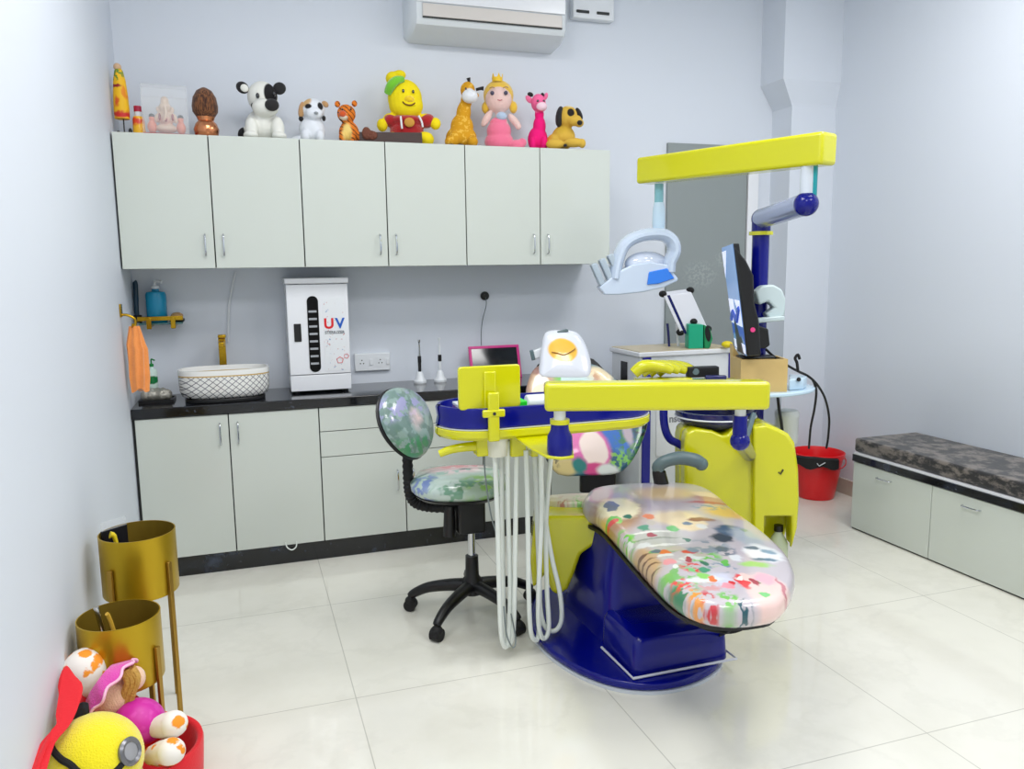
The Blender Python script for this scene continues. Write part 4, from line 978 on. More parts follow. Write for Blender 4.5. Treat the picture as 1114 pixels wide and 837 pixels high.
# ------------------------------------------------------------------ instrument tray and lower arm
TF, TB = -1.43, -1.12
xl = at(474, 455, Y=TF+0.15).x; xr = at(704, 450, Y=TF+0.15).x
zb_ = at(560, 478, Y=TF).z; zy = at(560, 467, Y=TF).z; zt_ = at(560, 443, Y=TF).z
t = thing('instrument_tray', ((xl+xr)/2, (TF+TB)/2, zb_), 'navy and yellow dental instrument tray hanging from a yellow arm', 'instrument tray')
def tray_out(k, z, r=0.17):
    return [(x, y, z) for x, y in rrect(xl+k, TF+k, xr-k, TB-k, r-k, 8)]
MB().loft([tray_out(0.012, zb_), tray_out(0.0, zb_+0.012), tray_out(0.0, zy-0.004), tray_out(0.006, zy)]).build('tray_base', YEL, t)
MB().loft([tray_out(0.004, zy+0.0005), tray_out(0.002, zy+0.005)]).build('tray_seam', WPLA, t)
MB().loft([tray_out(0.008, zy+0.0055), tray_out(0.004, zy+0.012), tray_out(0.010, (zy+zt_)/2), tray_out(0.004, zt_-0.008), tray_out(0.008, zt_), tray_out(0.020, zt_), tray_out(0.026, zy+0.025), tray_out(0.05, zy+0.02)]).build('tray_tub', NAVY, t)
MB().loft([tray_out(0.028, zy+0.0255), tray_out(0.028, zy+0.031)]).build('tray_mat', WMET, t)
# control panel seen from behind
sp = [at(501, 401, Y=TF), at(569, 399, Y=TF), at(569, 441, Y=TF), at(501, 442, Y=TF)]
x0, x1 = sp[0].x, sp[1].x; z0, z1 = zt_-0.0, sp[0].z
MB().prism([(x, TF+0.03, z) for x, z in rrect(x0, z0-0.005, x1, z1, 0.012, 3)], (0, 0.02, 0)).build('panel_back', YEL, t, bevel=0.004)
pm = at(536, 440, Y=TF).x
MB().box((pm-0.024, TF+0.021, zb_+0.01), (pm+0.02, TF+0.0295, z1-0.02)).build('panel_rib', YEL, t, bevel=0.004)
MB().box((pm-0.021, TF-0.017, zb_-0.0), (pm+0.021, TF-0.001, zt_+0.06)).box((pm-0.042, TF-0.019, zt_-0.030), (pm+0.042, TF-0.0005, zt_-0.002)).build('panel_clamp', YEL, t, bevel=0.005)
MB().cyl((pm, TF-0.022, zt_-0.016), (pm, TF-0.019, zt_-0.016), 0.006, n=12).build('clamp_screw', DARK, t)
# left lever
MB().tube([at(478, 494, Y=TF+0.10), at(492, 489, Y=TF+0.09), at(512, 486, Y=TF+0.08), at(530, 486, Y=TF+0.08)], [0.014, 0.016, 0.018, 0.02], 12, smooth=4).build('lever', YEL, t)
for a, b2_ in ((518, 532), (555, 572), (577, 592), (594, 606)):
    p0 = at(a, 470, Y=TF+0.06); p1 = at(b2_, 496, Y=TF+0.06)
    MB().box((p0.x, TF+0.05, p1.z), (p1.x, TF+0.11, zb_+0.008)).build('hanger', YEL, t, bevel=0.006)
pc0 = at(540, 495, Y=TF+0.07); 
MB().lathe([(0.001, 0), (0.038, 0), (0.042, zb_-pc0.z-0.001), (0.001, zb_-pc0.z-0.001)], (pc0.x, TF+0.06, pc0.z), 24).build('socket_cup', mat('cream plastic', (222, 222, 204), 0.35), t)
# hoses
HY = TF+0.05
def hose(pts, r=0.0095, m=HOSE):
    MB().tube([at(a, b_, Y=HY+dy) for a, b_, dy in pts], r, 10, smooth=6).build('hose', m, t)
hose([(538, 494, 0.01), (541, 560, 0), (543, 640, 0), (545, 688, 0), (549, 704, 0.01), (553, 694, 0.02), (555, 640, 0.03), (553, 560, 0.03), (552, 480, 0.02)])
hose([(562, 494, 0.02), (561, 560, 0.01), (560, 640, 0.01), (558, 690, 0.02), (553, 702, 0.03), (549, 690, 0.05), (547, 620, 0.06), (546, 540, 0.06), (546, 495, 0.05)])
hose([(572, 490, 0.0), (574, 560, -0.01), (575, 640, -0.01), (577, 684, 0), (581, 696, 0.01), (586, 690, 0.02), (587, 640, 0.03), (584, 560, 0.03), (581, 488, 0.02)])
hose([(588, 490, 0.0), (589, 560, -0.02), (586, 640, -0.01), (586, 680, 0), (591, 695, 0.01), (597, 684, 0.01), (595, 640, 0.02), (594, 570, 0.03), (600, 490, 0.04)])
hose([(590, 488, 0.03), (588, 540, 0.03), (587, 600, 0.03), (587, 650, 0.03), (590, 675, 0.03), (597, 686, 0.03), (606, 685, 0.03), (611, 672, 0.03), (609, 645, 0.03), (601, 610, 0.03), (594, 570, 0.03), (590, 530, 0.05), (586, 488, 0.06)])
hose([(527, 492, 0.05), (528, 520, 0.06), (534, 560, 0.06), (540, 580, 0.06)], 0.003, mat('grey thin tube', (120, 130, 130), 0.4))
hose([(548, 660, -0.01), (551, 690, -0.02), (558, 705, -0.02), (561, 695, 0.0), (556, 668, 0.0)], 0.003, mat('grey thin tube', (120, 130, 130), 0.4))
# lower arm
AD = 2.62
aL, aR = V(592, 431, AD), V(834.5, 429, AD)
ah = 31*AD/FPX
MB().beam(Vector((aL.x, aL.y, aL.z)), aR, 0.085, ah).build('support_arm', YEL, t, bevel=0.014, seg=4)
cylp = V(609, 475, AD); cx_, cy_ = cylp.x, cylp.y
def cz_(py): return V(609, py, AD).z
MB().cyl((cx_, cy_, cz_(458)), (cx_, cy_, aL.z-ah/2+0.002), 0.020, n=24).build('swivel_neck', WPLA, t)
MB().lathe([(0.001, cz_(494)), (0.042, cz_(494)), (0.044, cz_(488)), (0.042, cz_(474)), (0.031, cz_(468)), (0.029, cz_(460)), (0.001, cz_(460))], (cx_, cy_, 0), 28).build('swivel_joint', NAVY, t)
MB().cyl((cx_, cy_, cz_(461)), (cx_, cy_, cz_(456)), 0.033, n=24).build('swivel_ring', YEL, t)
# plate carrying the tray
pl_ = [Vector((cx_, cy_, cz_(497)))+RH*a+FH*b_ for a, b_ in ((-0.045, -0.03), (0.0, -0.05), (0.045, -0.03), (0.05, 0.05), (0.0, 0.32), (-0.16, 0.32), (-0.09, 0.08))]
zz_ = cz_(497)
MB().prism([Vector((p_.x, p_.y, zz_)) for p_ in pl_], (0, 0, 0.010)).build('carrier_plate', YEL, t, bevel=0.003)
e_ = Vector((cx_, cy_, zz_))+RH*-0.06+FH*0.28
MB().cyl((e_.x, e_.y, zz_+0.008), (e_.x, e_.y, zb_+0.002), 0.03, n=20).build('carrier_stud', DNAVY, t)
# right joint to the unit
rj = V(805, 466, AD)
MB().cyl((rj.x, rj.y, V(805, 475, AD).z), (rj.x, rj.y, V(805, 452, AD).z), 0.024, n=24).build('joint_sleeve', NAVY, t)
MB().cyl((rj.x, rj.y, V(805, 453, AD).z), (rj.x, rj.y, aR.z-ah/2+0.002), 0.018, n=24).build('joint_neck', WPLA, t)
bl = V(805, 480, AD)
MB().ell(bl, 0.033, nu=24, nv=16).build('joint_ball', NAVY, t)
ue = V(815, 495, UD-0.002)
MB().tube([bl, ue], 0.030, 20).build('joint_arm', NAVY, t)
# tray contents
def tbox(a0_, a1_, zt0, zt1, y0_, y1_): pass
za_ = zy+0.0315
q0 = at(497, 441, Y=TF+0.10); q1 = at(529, 441, Y=TF+0.10)
tb_ = thing('instrument_case', ((q0.x+q1.x)/2, TF+0.13, za_), 'small purple and white case lying on the instrument tray', 'case')
MB().box((q0.x, TF+0.09, za_), (q1.x, TF+0.17, zt_-0.006)).build('case_body', mat('purple plastic', (122, 60, 160), 0.35), tb_, bevel=0.004)
MB().box((q0.x, TF+0.09, zt_-0.0055), (q1.x, TF+0.17, zt_+0.008)).build('case_lid', WPLA, tb_, bevel=0.003)
q0 = at(548, 440, Y=TF+0.10); q1 = at(571, 440, Y=TF+0.10)
tag(MB().box((q0.x, TF+0.07, za_), (q1.x, TF+0.16, at(560, 437, Y=TF+0.07).z)).build('green_block', mat('bright green plastic', (30, 214, 40), 0.4), bevel=0.004), 'bright green block on the instrument tray behind the yellow panel', 'block')
q0 = at(574, 434, Y=TF+0.18); q1 = at(604, 432, Y=TF+0.18)
tag(MB().cyl((q0.x, TF+0.2, za_+0.03), (q1.x, TF+0.2, za_+0.03), 0.029, n=24).build('cotton_roll', WPLA, bevel=0.006), 'white roll lying on the instrument tray beside the yellow panel', 'roll')

# ------------------------------------------------------------------ operator stool
sc = Vector((1.42, -0.93, 0))
t = thing('operator_stool', sc, 'wheeled operator stool with printed seat and black star base', 'stool')
for k in range(5):
    a = math.radians(72*k+7); dr = Vector((math.cos(a), math.sin(a), 0)); e = sc+dr*0.285
    lg = MB().tube([sc+dr*0.02+UP*0.135, sc+dr*0.10+UP*0.130, sc+dr*0.20+UP*0.112, sc+dr*0.265+UP*0.082, e+UP*0.066], [0.030, 0.027, 0.023, 0.020, 0.017], 10, smooth=4).build('leg', BLACK, t)
    tn = Vector((-dr.y, dr.x, 0))
    MB().cyl(e+UP*0.0275-tn*0.022, e+UP*0.0275+tn*0.022, 0.027, n=20).cyl(e+UP*0.03, e+UP*0.07, 0.010, n=10).ell(e+UP*0.042, (0.026, 0.026, 0.024), nu=14, nv=8).build('caster', RUBBER, lg)
MB().lathe([(0.001, 0.10), (0.045, 0.10), (0.045, 0.16), (0.030, 0.18), (0.028, 0.27), (0.001, 0.27)], sc, 20).build('hub', BLACK, t)
MB().cyl(sc+UP*0.265, sc+UP*0.40, 0.016, n=18).build('gas_lift', CHROME, t)
zs = 0.415
s0 = V(500, 535, 3.32); sx_, sy_ = s0.x, s0.y
def sring(rx, ry, z):
    return [Vector((sx_, sy_, z))+RH*(rx*math.copysign(abs(math.cos(a))**0.8, math.cos(a)))+FH*(ry*math.copysign(abs(math.sin(a))**0.8, math.sin(a))) for a in [2*PI*k/36 for k in range(36)]]
zS = V(500, 546, 3.15).z
SB2 = [((-0.10, -0.12, 0), (0.12, 0.10, 0), (196, 214, 206), 0.6), ((0.05, -0.16, 0), (0.08, 0.06, 0), (160, 206, 130), 0.6, 24), ((0.0, 0.05, 0), (0.16, 0.10, 0), (232, 206, 204), 0.5), ((0.0, 0.10, 0), (0.18, 0.02, 0), (208, 110, 120), 0.6), ((0.03, 0.02, 0), (0.03, 0.012, 0), (60, 60, 70), 0.4), ((-0.15, -0.04, 0), (0.06, 0.08, 0), (120, 150, 170), 0.7, 16)]
SB2 = [((c_[0]+s0.x-sc.x, c_[1]+s0.y-sc.y, 0), *rest) for c_, *rest in SB2]
STM = print_mat('printed vinyl stool', (176, 200, 182), SB2+[((s0.x-sc.x+a, s0.y-sc.y+b_, 0), (r1, r2, 0), c_, 0.5, sc_) for a, b_, r1, r2, c_, sc_ in ((-0.05, -0.17, 0.2, 0.05, (110, 160, 130), 18), (0.08, -0.15, 0.1, 0.08, (150, 200, 110), 24), (-0.17, -0.05, 0.07, 0.1, (120, 140, 190), 24), (0.05, 0.08, 0.12, 0.03, (226, 120, 130), 14), (0.0, 0.0, 0.25, 0.03, (150, 190, 170), 20))], rough=0.35, coat=0.9, warp=0.03, wscale=10)
MB().loft([sring(0.185, 0.175, zS), sring(0.205, 0.195, zS+0.020), sring(0.207, 0.197, zS+0.045), sring(0.18, 0.17, zS+0.072), sring(0.12, 0.11, zS+0.082), sring(0.04, 0.04, zS+0.085)]).build('seat', STM, t, ang=70)
MB().loft([sring(0.17, 0.16, zS-0.018), sring(0.188, 0.178, zS-0.002)]).build('seat_pan', BLACK, t)
MB().box((sc.x-0.07, sc.y-0.06, 0.385), (sc.x+0.05, sc.y+0.06, zS-0.017)).build('mechanism', BLACK, t, bevel=0.01)
MB().tube([V(489, 550, 3.30), V(489, 565, 3.30), V(489, 583, 3.30)], [0.024, 0.026, 0.028], 12).build('tension_knob', BLACK, t)
MB().tube([V(503, 560, 3.30), V(505, 570, 3.30), V(500, 578, 3.30)], 0.010, 8, smooth=3).build('lift_lever', RUBBER, t)
# backrest disc
bc = V(440, 461, 3.30)
nv = (RH*0.78-FH*0.48+UP*0.40).normalized()
ax = nv.cross(UP).normalized(); au = ax.cross(nv).normalized()*-1
if au.z < 0: au = -au
def dring(r, h, off=0):
    return [bc+nv*off+ax*(r*math.cos(a)*(1.0+0.10*math.sin(a)))+au*(h*math.sin(a)) for a in [2*PI*k/36 for k in range(36)]]
SBK = [((bc.x-sc.x+0.02, bc.y-sc.y, bc.z), (0.06, 0.06, 0.075), (224, 196, 196), 0.5), ((bc.x-sc.x+0.03, bc.y-sc.y, bc.z-0.06), (0.05, 0.05, 0.03), (200, 150, 196), 0.6), ((bc.x-sc.x, bc.y-sc.y, bc.z-0.10), (0.10, 0.10, 0.05), (90, 150, 110), 0.7), ((bc.x-sc.x, bc.y-sc.y, bc.z+0.06), (0.1, 0.1, 0.06), (150, 150, 170), 0.8), ((bc.x-sc.x+0.03, bc.y-sc.y, bc.z+0.02), (0.03, 0.03, 0.035), (236, 212, 206), 0.4)]
SBM = print_mat('printed vinyl stool back', (134, 158, 152), [((bc.x-sc.x+a, bc.y-sc.y, bc.z+b_), (r1, 0, r2), c_, 0.5, sc_) for a, b_, r1, r2, c_, sc_ in ((0.0, 0.0, 0.2, 0.2, (100, 128, 120), 22), (0.0, 0.08, 0.2, 0.06, (150, 150, 190), 26), (0.02, -0.09, 0.2, 0.05, (60, 140, 90), 26))]+SBK[:3]+SBK[4:], rough=0.35, coat=0.9, warp=0.02, wscale=20)
MB().loft([dring(0.134, 0.140, 0.0), dring(0.150, 0.156, 0.015), dring(0.136, 0.142, 0.042), dring(0.08, 0.08, 0.054), dring(0.02, 0.02, 0.057)]).build('backrest', SBM, t, ang=70)
MB().loft([dring(0.05, 0.05, -0.028), dring(0.136, 0.142, -0.020), dring(0.154, 0.160, -0.002), dring(0.149, 0.155, 0.006)]).build('back_shell', BLACK, t, ang=60)
pa_ = bc-nv*0.03-au*0.07
bar = [pa_, V(443, 495, 3.32), V(444, 520, 3.32), V(446, 538, 3.32), V(453, 548, 3.32), V(470, 552, 3.32), V(492, 552, 3.32)]
# ribbed rubber sleeve
P = catmull(bar, 8)
MB().tube(P, [0.020 if i % 2 else 0.024 for i in range(len(P))], 12).build('back_bar', RUBBER, t)

# ------------------------------------------------------------------ planters
PLG = mat('matte gold planter', (190, 158, 34), 0.34, metal=0.75)
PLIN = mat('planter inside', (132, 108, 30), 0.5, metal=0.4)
LEGM = mat('gold leg', (176, 140, 60), 0.3, metal=0.8)
def planter(pxc, pyc, dist, wpx, hpx, label, rot):
    c = V(pxc, pyc, dist); r = wpx*dist/FPX/2; zt = c.z; zb = zt-hpx*dist/FPX
    t = thing('planter', (c.x, c.y, 0), label, 'planter', 'gold planters by the left wall')
    MB().lathe([(0.001, zb), (r*0.985, zb), (r, zb+0.004), (r, zt), (r*0.97, zt)], (c.x, c.y, 0), 48, cap=False).build('drum', PLG, t)
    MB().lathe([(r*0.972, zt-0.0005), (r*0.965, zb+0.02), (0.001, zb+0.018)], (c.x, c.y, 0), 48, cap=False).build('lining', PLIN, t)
    for k in range(4):
        a = rot+k*PI/2; dv = Vector((math.cos(a), math.sin(a), 0)); q = c.xy.to_3d()+dv*(r+0.006)
        Mx = Matrix.Translation(q) @ Matrix.Rotation(a, 4, 'Z')
        MB().box((-0.005, -0.008, 0.001), (0.005, 0.008, zt-(zt-zb)*0.45), Mx).build('leg', LEGM, t, bevel=0.0015)
    return c, r, zb, zt
P1 = planter(149, 578, 2.58, 80, 70, 'taller gold drum planter on legs, nearer the cabinets', math.radians(-38))
P2 = planter(129, 669, 2.26, 88, 78, 'shorter gold drum planter on legs, in front of the taller one', math.radians(-30))
c, r, zb, zt = P1
def standing(name, label, cat, pts, thick, m):
    return tag(MB().prism(pts, thick).build(name, m, bevel=0.001), label, cat)
a = c+Vector((-r*0.62, -r*0.15, 0)); 
t = thing('seed_packet', (a.x, a.y, zb+0.02), 'black packet in a clear sleeve standing in the taller planter', 'packet')
MB().box((-0.045, -0.004, 0), (0.045, 0.004, zt-zb-0.012), Matrix.Translation((a.x, a.y+0.05, zb+0.021)) @ Matrix.Rotation(0.7, 4, 'Z')).build('packet', mat('black packet', (26, 26, 32), 0.35), t)
MB().box((-0.045, -0.001, 0), (0.045, 0.001, 0.03), Matrix.Translation((a.x, a.y+0.05, zt+0.0095)) @ Matrix.Rotation(0.7, 4, 'Z')).build('clear_sleeve', ACRYL, t)
tag(MB().tube([(a.x+0.02, a.y+0.01, zb+0.022), (a.x+0.01, a.y, zt-0.02), (a.x-0.004, a.y-0.006, zt+0.004)], [0.006, 0.007, 0.012], 10, smooth=4).build('yellow_stick', mat('yellow plastic', (240, 214, 40), 0.4)), 'yellow tipped stick beside the black packet in the taller planter', 'stick')
c, r, zb, zt = P2
a = c+Vector((-r*0.45, -r*0.1, 0))
tag(MB().tube([(a.x+0.03, a.y, zb+0.022), (a.x+0.005, a.y, zt-0.02), (a.x-0.005, a.y, zt+0.035)], [0.006, 0.008, 0.008], 10, smooth=3).build('silver_pen', CHROME), 'silver pen standing in the shorter planter', 'pen')
tag(MB().tube([(a.x+0.06, a.y+0.01, zb+0.022), (a.x+0.03, a.y+0.005, zt-0.015), (a.x+0.022, a.y, zt+0.012)], [0.006, 0.006, 0.006], 8, smooth=2).build('pencil', mat('yellow pencil', (214, 170, 60), 0.4)), 'yellow pencil beside the silver pen in the shorter planter', 'pencil')

# ------------------------------------------------------------------ toys on the wall cabinets
TZP = ZT
class Toy:
    def __init__(s, name, label, cat, pxc, pyb, y, group=None, turn=0):
        p = at(pxc, pyb, Y=y); s.k = (p-CAM).dot(_f)/FPX
        yaw = math.atan2(p.x-CAM.x, p.y-CAM.y)
        s.t = thing(name, (p.x, y, TZP+0.0005), label, cat, group, rz=-yaw+turn); s.cx = pxc; s.by = pyb
    def P(s, px, py, dy=0):                          # pixel offset -> local metres; dy>0 is away from the viewer
        return Vector(((px-s.cx)*s.k, dy*s.k, max((s.by-py)*s.k, 0)))
    def body(s, name, m, parts, vox=0.0045, parent=None):
        b = MB()
        for px, py, dy, rx, ry, rz, *rot in parts:
            M = Matrix.Rotation(math.radians(rot[0]), 3, 'Y') if rot else None
            c = s.P(px, py, dy); rzz = rz*s.k
            if c.z < rzz and not rot: c.z = max(c.z, rzz*0.98)
            b.ell(c, (rx*s.k, ry*s.k, rzz), M)
        zmin = min(v.z for v in b.v)
        if zmin < 0:
            for v in b.v: v.z = max(v.z, 0.0)
        return b.build(name, m, parent or s.t, local=True, remesh=vox)
    def part(s, name, m, parts, parent=None, nu=16, nv=10):
        b = MB()
        for px, py, dy, rx, ry, rz, *rot in parts:
            M = Matrix.Rotation(math.radians(rot[0]), 3, 'Y') if rot else None
            b.ell(s.P(px, py, dy), (rx*s.k, ry*s.k, rz*s.k), M, nu, nv)
        return b.build(name, m, parent or s.t, local=True)
    def tube(s, name, m, pts, r, parent=None):
        rr = [x*s.k for x in r] if isinstance(r, (list, tuple)) else r*s.k
        return MB().tube([s.P(*p) for p in pts], rr, 10, smooth=4).build(name, m, parent or s.t, local=True)
    def lp(s, px, py, dy=0, r=(1, 1, 1)):
        return tuple(s.P(px, py, dy)), tuple(x*s.k for x in r)
def plush(name, col, **kw): return mat(name, col, 0.95, sheen=0.6, bump=0.5, bscale=220, **kw)
BLK = mat('black felt', (22, 20, 22), 0.8, sheen=0.2)
EYE = mat('black bead', (14, 12, 14), 0.12, coat=1)

# 1 cloth figure on thin stand
y_ = 0.20
T = Toy('cloth_figurine', 'tall yellow wrapped cloth figure on a thin stand at the cabinet end', 'figurine', 134, 140, y_)
FIG = print_mat('yellow red cloth', (244, 190, 16), [(T.lp(130, 88)[0], (0.03, 0.1, 0.012), (150, 30, 36), 0.4), (T.lp(131, 76)[0], (0.04, 0.1, 0.03), (96, 140, 50), 0.5, 60), (T.lp(136, 118)[0], (0.08, 0.1, 0.018), (206, 40, 34), 0.5), (T.lp(130, 105)[0], (0.012, 0.1, 0.03), (220, 90, 30), 0.5), (T.lp(138, 95)[0], (0.012, 0.1, 0.04), (236, 140, 20), 0.5)], rough=0.6, warp=0.02, wscale=25)
k = T.k
MB().lathe([(0.001, T.P(0, 122).z), (7.6*k, T.P(0, 122).z), (7.9*k, T.P(0, 112).z), (7.4*k, T.P(0, 98).z), (6.2*k, T.P(0, 82).z), (4.2*k, T.P(0, 72).z), (3.0*k, T.P(0, 70).z), (0.001, T.P(0, 70).z)], (0, 0, 0), 20).build('cloth_wrap', FIG, T.t, local=True)
T.part('head', mat('painted face', (214, 176, 140), 0.5), [(133, 68, 0, 4, 4, 4)])
T.tube('stem', DARK, [(135, 122, 0), (135, 138, 0)], 0.7)
MB().lathe([(0.001, 0), (9*k, 0), (9*k, 0.006), (0.001, 0.006)], (0, 0, 0), 24).build('base', mat('lilac base', (204, 200, 226), 0.4), T.t, local=True)
T.part('base_figure', DARK, [(141, 135, 0, 2, 2, 4), (129, 137, 0, 2, 2, 2.5)])
# 2 small bottle
T = Toy('small_bottle', 'small red and yellow bottle with a dark pink cap beside the clear case', 'bottle', 151.5, 141, y_)
k = T.k
BOT = print_mat('red yellow bottle', (250, 190, 10), [(T.lp(148, 125)[0], (0.06, 0.06, 0.020), (226, 60, 24), 0.5)], rough=0.3, coat=0.3, warp=0.02, wscale=30)
MB().lathe([(0.001, 0), (6.3*k, 0), (6.5*k, 2*k), (6*k, 18*k), (5*k, 21*k), (0.001, 21*k)], (0, 0, 0), 24).build('bottle_body', BOT, T.t, local=True)
MB().lathe([(0.001, 21*k), (3.6*k, 21*k), (3.6*k, 26*k), (0.001, 26*k)], (0, 0, 0), 20).build('neck', WPLA, T.t, local=True)
MB().lathe([(0.001, 26*k), (4*k, 26*k), (4*k, 32*k), (0.001, 32*k)], (0, 0, 0), 20).build('cap', mat('dark pink cap', (176, 20, 60), 0.35), T.t, local=True)
# 3 clear case with idol
T = Toy('display_case', 'clear acrylic case with sloping top on a red base', 'display case', 181, 142, y_)
k = T.k
MB().box((-23*k, -12*k, 0), (23*k, 14*k, 3*k)).build('base', mat('dark red base', (176, 20, 36), 0.35), T.t, local=True, bevel=0.002)
prof = [(-12, 3), (-12, 40), (-2, 55), (14, 55), (14, 3)]
b = MB()
for i in range(4):
    (a0_, h0_), (a1_, h1_) = prof[i], prof[i+1]
    dd = Vector((0, a1_-a0_, h1_-h0_)).normalized(); nn = Vector((0, dd.z, -dd.y))*1.0
    q_ = [Vector((-23, a0_, h0_)), Vector((23, a0_, h0_)), Vector((23, a1_, h1_)), Vector((-23, a1_, h1_))]
    b.prism([p_*k for p_ in q_], nn*(0.8*k))
for sx_2 in (-23, 22.2):
    b.prism([Vector((sx_2, p_[0], p_[1]))*k for p_ in prof], Vector((0.8*k, 0, 0)))
b.build('acrylic_cover', ACRYL, T.t, local=True, smooth=False)
t2 = Toy('idol_figurine', 'small pink and ivory seated idol inside the clear case', 'figurine', 181, 138.5, y_)
t2.t.location.z = TZP+0.001+3*k
IV = print_mat('ivory pink glaze', (232, 204, 178), [((0, -0.01, 0.06), (0.05, 0.05, 0.02), (226, 170, 150), 0.6)], rough=0.35, coat=0.3, warp=0.02, wscale=40)
t2.body('body', IV, [(181, 132, 0, 11, 7, 5), (181, 122, 0, 7.5, 6, 9), (181, 110, -1, 6, 5.5, 6.5), (181, 103, 0, 4.4, 4.4, 5), (173, 121, -1, 3, 3, 6, 20), (190, 121, -1, 3, 3, 6, -20), (175, 112, 1, 3.5, 1.5, 4), (187, 112, 1, 3.5, 1.5, 4)], 0.004)
t2.tube('trunk', IV, [(181, 110, -6), (181.5, 117, -8), (180, 123, -8), (178, 125, -8)], [1.8, 1.6, 1.3, 1])
t2.part('garland', mat('red garland', (150, 30, 50), 0.5), [(175, 121, -6, 1.3, 1, 4), (188, 121, -6, 1.3, 1, 4), (181, 124, -7, 1.5, 1, 2)])
for s_, xx_ in ((-1, 167), (1, 196)):
    t2.body('attendant', mat('coral glaze', (240, 140, 110), 0.4), [(xx_, 131, 0, 5, 4.5, 7), (xx_, 122, 0, 3.2, 3.2, 3.6)], 0.004)
    t2.part('attendant_hair', DARK, [(xx_, 119.5, 0, 3, 3, 2.6)])
# 4 coconut on copper pot
T = Toy('copper_pot', 'round polished copper pot on the cabinet holding a brown coconut', 'pot', 225, 147, y_)
k = T.k
COP = mat('polished copper', (214, 140, 96), 0.2, metal=0.85)
MB().lathe([(0.001, 0), (8*k, 0), (12*k, 4*k), (13.2*k, 10*k), (11*k, 16*k), (8*k, 19*k), (9.5*k, 23*k), (9*k, 23*k), (7*k, 19*k), (0.001, 19*k)], (0, 0, 0), 32).build('pot', COP, T.t, local=True, ang=60)
T2 = Toy('coconut', 'brown husked coconut sitting in the copper pot', 'coconut', 225, 147, y_)
T2.t.location.z = TZP+19.5*k
COC = NT('coconut husk', 0.85); _w = COC.vm('MULTIPLY', COC.tc.outputs['Object'], (60, 60, 9))
COC.b.inputs['Sheen Weight'].default_value = 0.2
COCM = COC.color(COC.mix(COC.step(COC.noise(_w, 3, 4), 0.35, 0.65), (52, 26, 16), (132, 82, 44)))
MB().lathe([(0.001, 2*k), (9*k, 3.0*k), (13*k, 9*k), (13.5*k, 15*k), (12*k, 24*k), (8*k, 31*k), (3*k, 34*k), (0.001, 35*k)], (0, 0, 0), 28).build('husk', COCM, T2.t, local=True, ang=80)
# 5 white dog with black patch
T = Toy('plush_dog', 'large white plush dog with a black eye patch and big black nose', 'plush dog', 286, 150, 0.24, 'plush toys on the wall cabinets')
D1 = print_mat('cream plush', (232, 232, 224), [(T.lp(297, 100, -16)[0], tuple(x*T.k for x in (8, 30, 13)), (24, 22, 24), 0.15), (T.lp(277, 115, -8)[0], tuple(x*T.k for x in (3, 8, 5)), (24, 22, 24), 0.2), (T.lp(262, 142, 0)[0], tuple(x*T.k for x in (6, 30, 12)), (24, 22, 24), 0.2)], rough=0.9, warp=0.004)
T.body('body', D1, [(287, 136, 4, 19, 17, 18), (288, 103, 0, 16, 14, 17), (290, 116, -13, 14, 12, 9.5), (275, 139, -12, 7, 8, 12), (302, 138, -12, 7, 8, 13), (274, 146, -18, 8, 10, 4.5), (303, 146, -18, 8, 10, 4.5), (267, 143, 4, 7, 9, 8)])
T.part('nose', BLK, [(297, 115, -25, 7.4, 5, 6.4)])
T.part('eye', EYE, [(283, 104, -14, 2, 2, 3)]); T.part('eye', EYE, [(300, 102, -15, 1.6, 2, 2.4)])
T.part('ear', BLK, [(268, 94, -2, 7, 3.5, 6, 35)]); T.part('ear', BLK, [(306, 93, -2, 7, 3.5, 6.5, -30)])
T.part('ear_lining', D1, [(270, 95, -5, 4.4, 1.8, 4, 35)])
# 6 small white dog
T = Toy('plush_dog', 'small white plush dog with tan ears and dark eye marks, beside the tiger', 'plush dog', 340, 151.5, 0.22, 'plush toys on the wall cabinets')
D2 = print_mat('white plush', (226, 230, 236), [(T.lp(333, 108, 0)[0], tuple(x*T.k for x in (9, 20, 7)), (214, 174, 120), 0.3), (T.lp(337, 114, -9)[0], tuple(x*T.k for x in (4, 8, 3)), (30, 28, 30), 0.3), (T.lp(350, 113, -9)[0], tuple(x*T.k for x in (3.5, 8, 5)), (30, 28, 30), 0.3)], rough=0.9, warp=0.004)
T.body('body', D2, [(340, 137, 2, 14, 12, 15), (342, 116, 0, 12.5, 11, 12), (343, 121, -9, 9, 6, 6.5), (333, 145, -8, 5, 6, 7), (348, 145, -8, 5, 6, 7), (326, 148, 0, 9, 6, 4)])
T.part('ear', plush('tan plush', (196, 150, 100)), [(330, 117, -2, 3.5, 4, 9, 10)]); T.part('ear', plush('tan plush', (196, 150, 100)), [(355, 110, -2, 4, 2.5, 3, 40)])
T.part('ear_tip', BLK, [(329, 126, -2, 2.6, 3, 3)]); T.part('ear_tip', BLK, [(353, 125, -2, 2, 3, 3)])
T.part('nose', plush('grey muzzle', (150, 156, 160)), [(345, 122, -15, 2.4, 2, 1.6)])
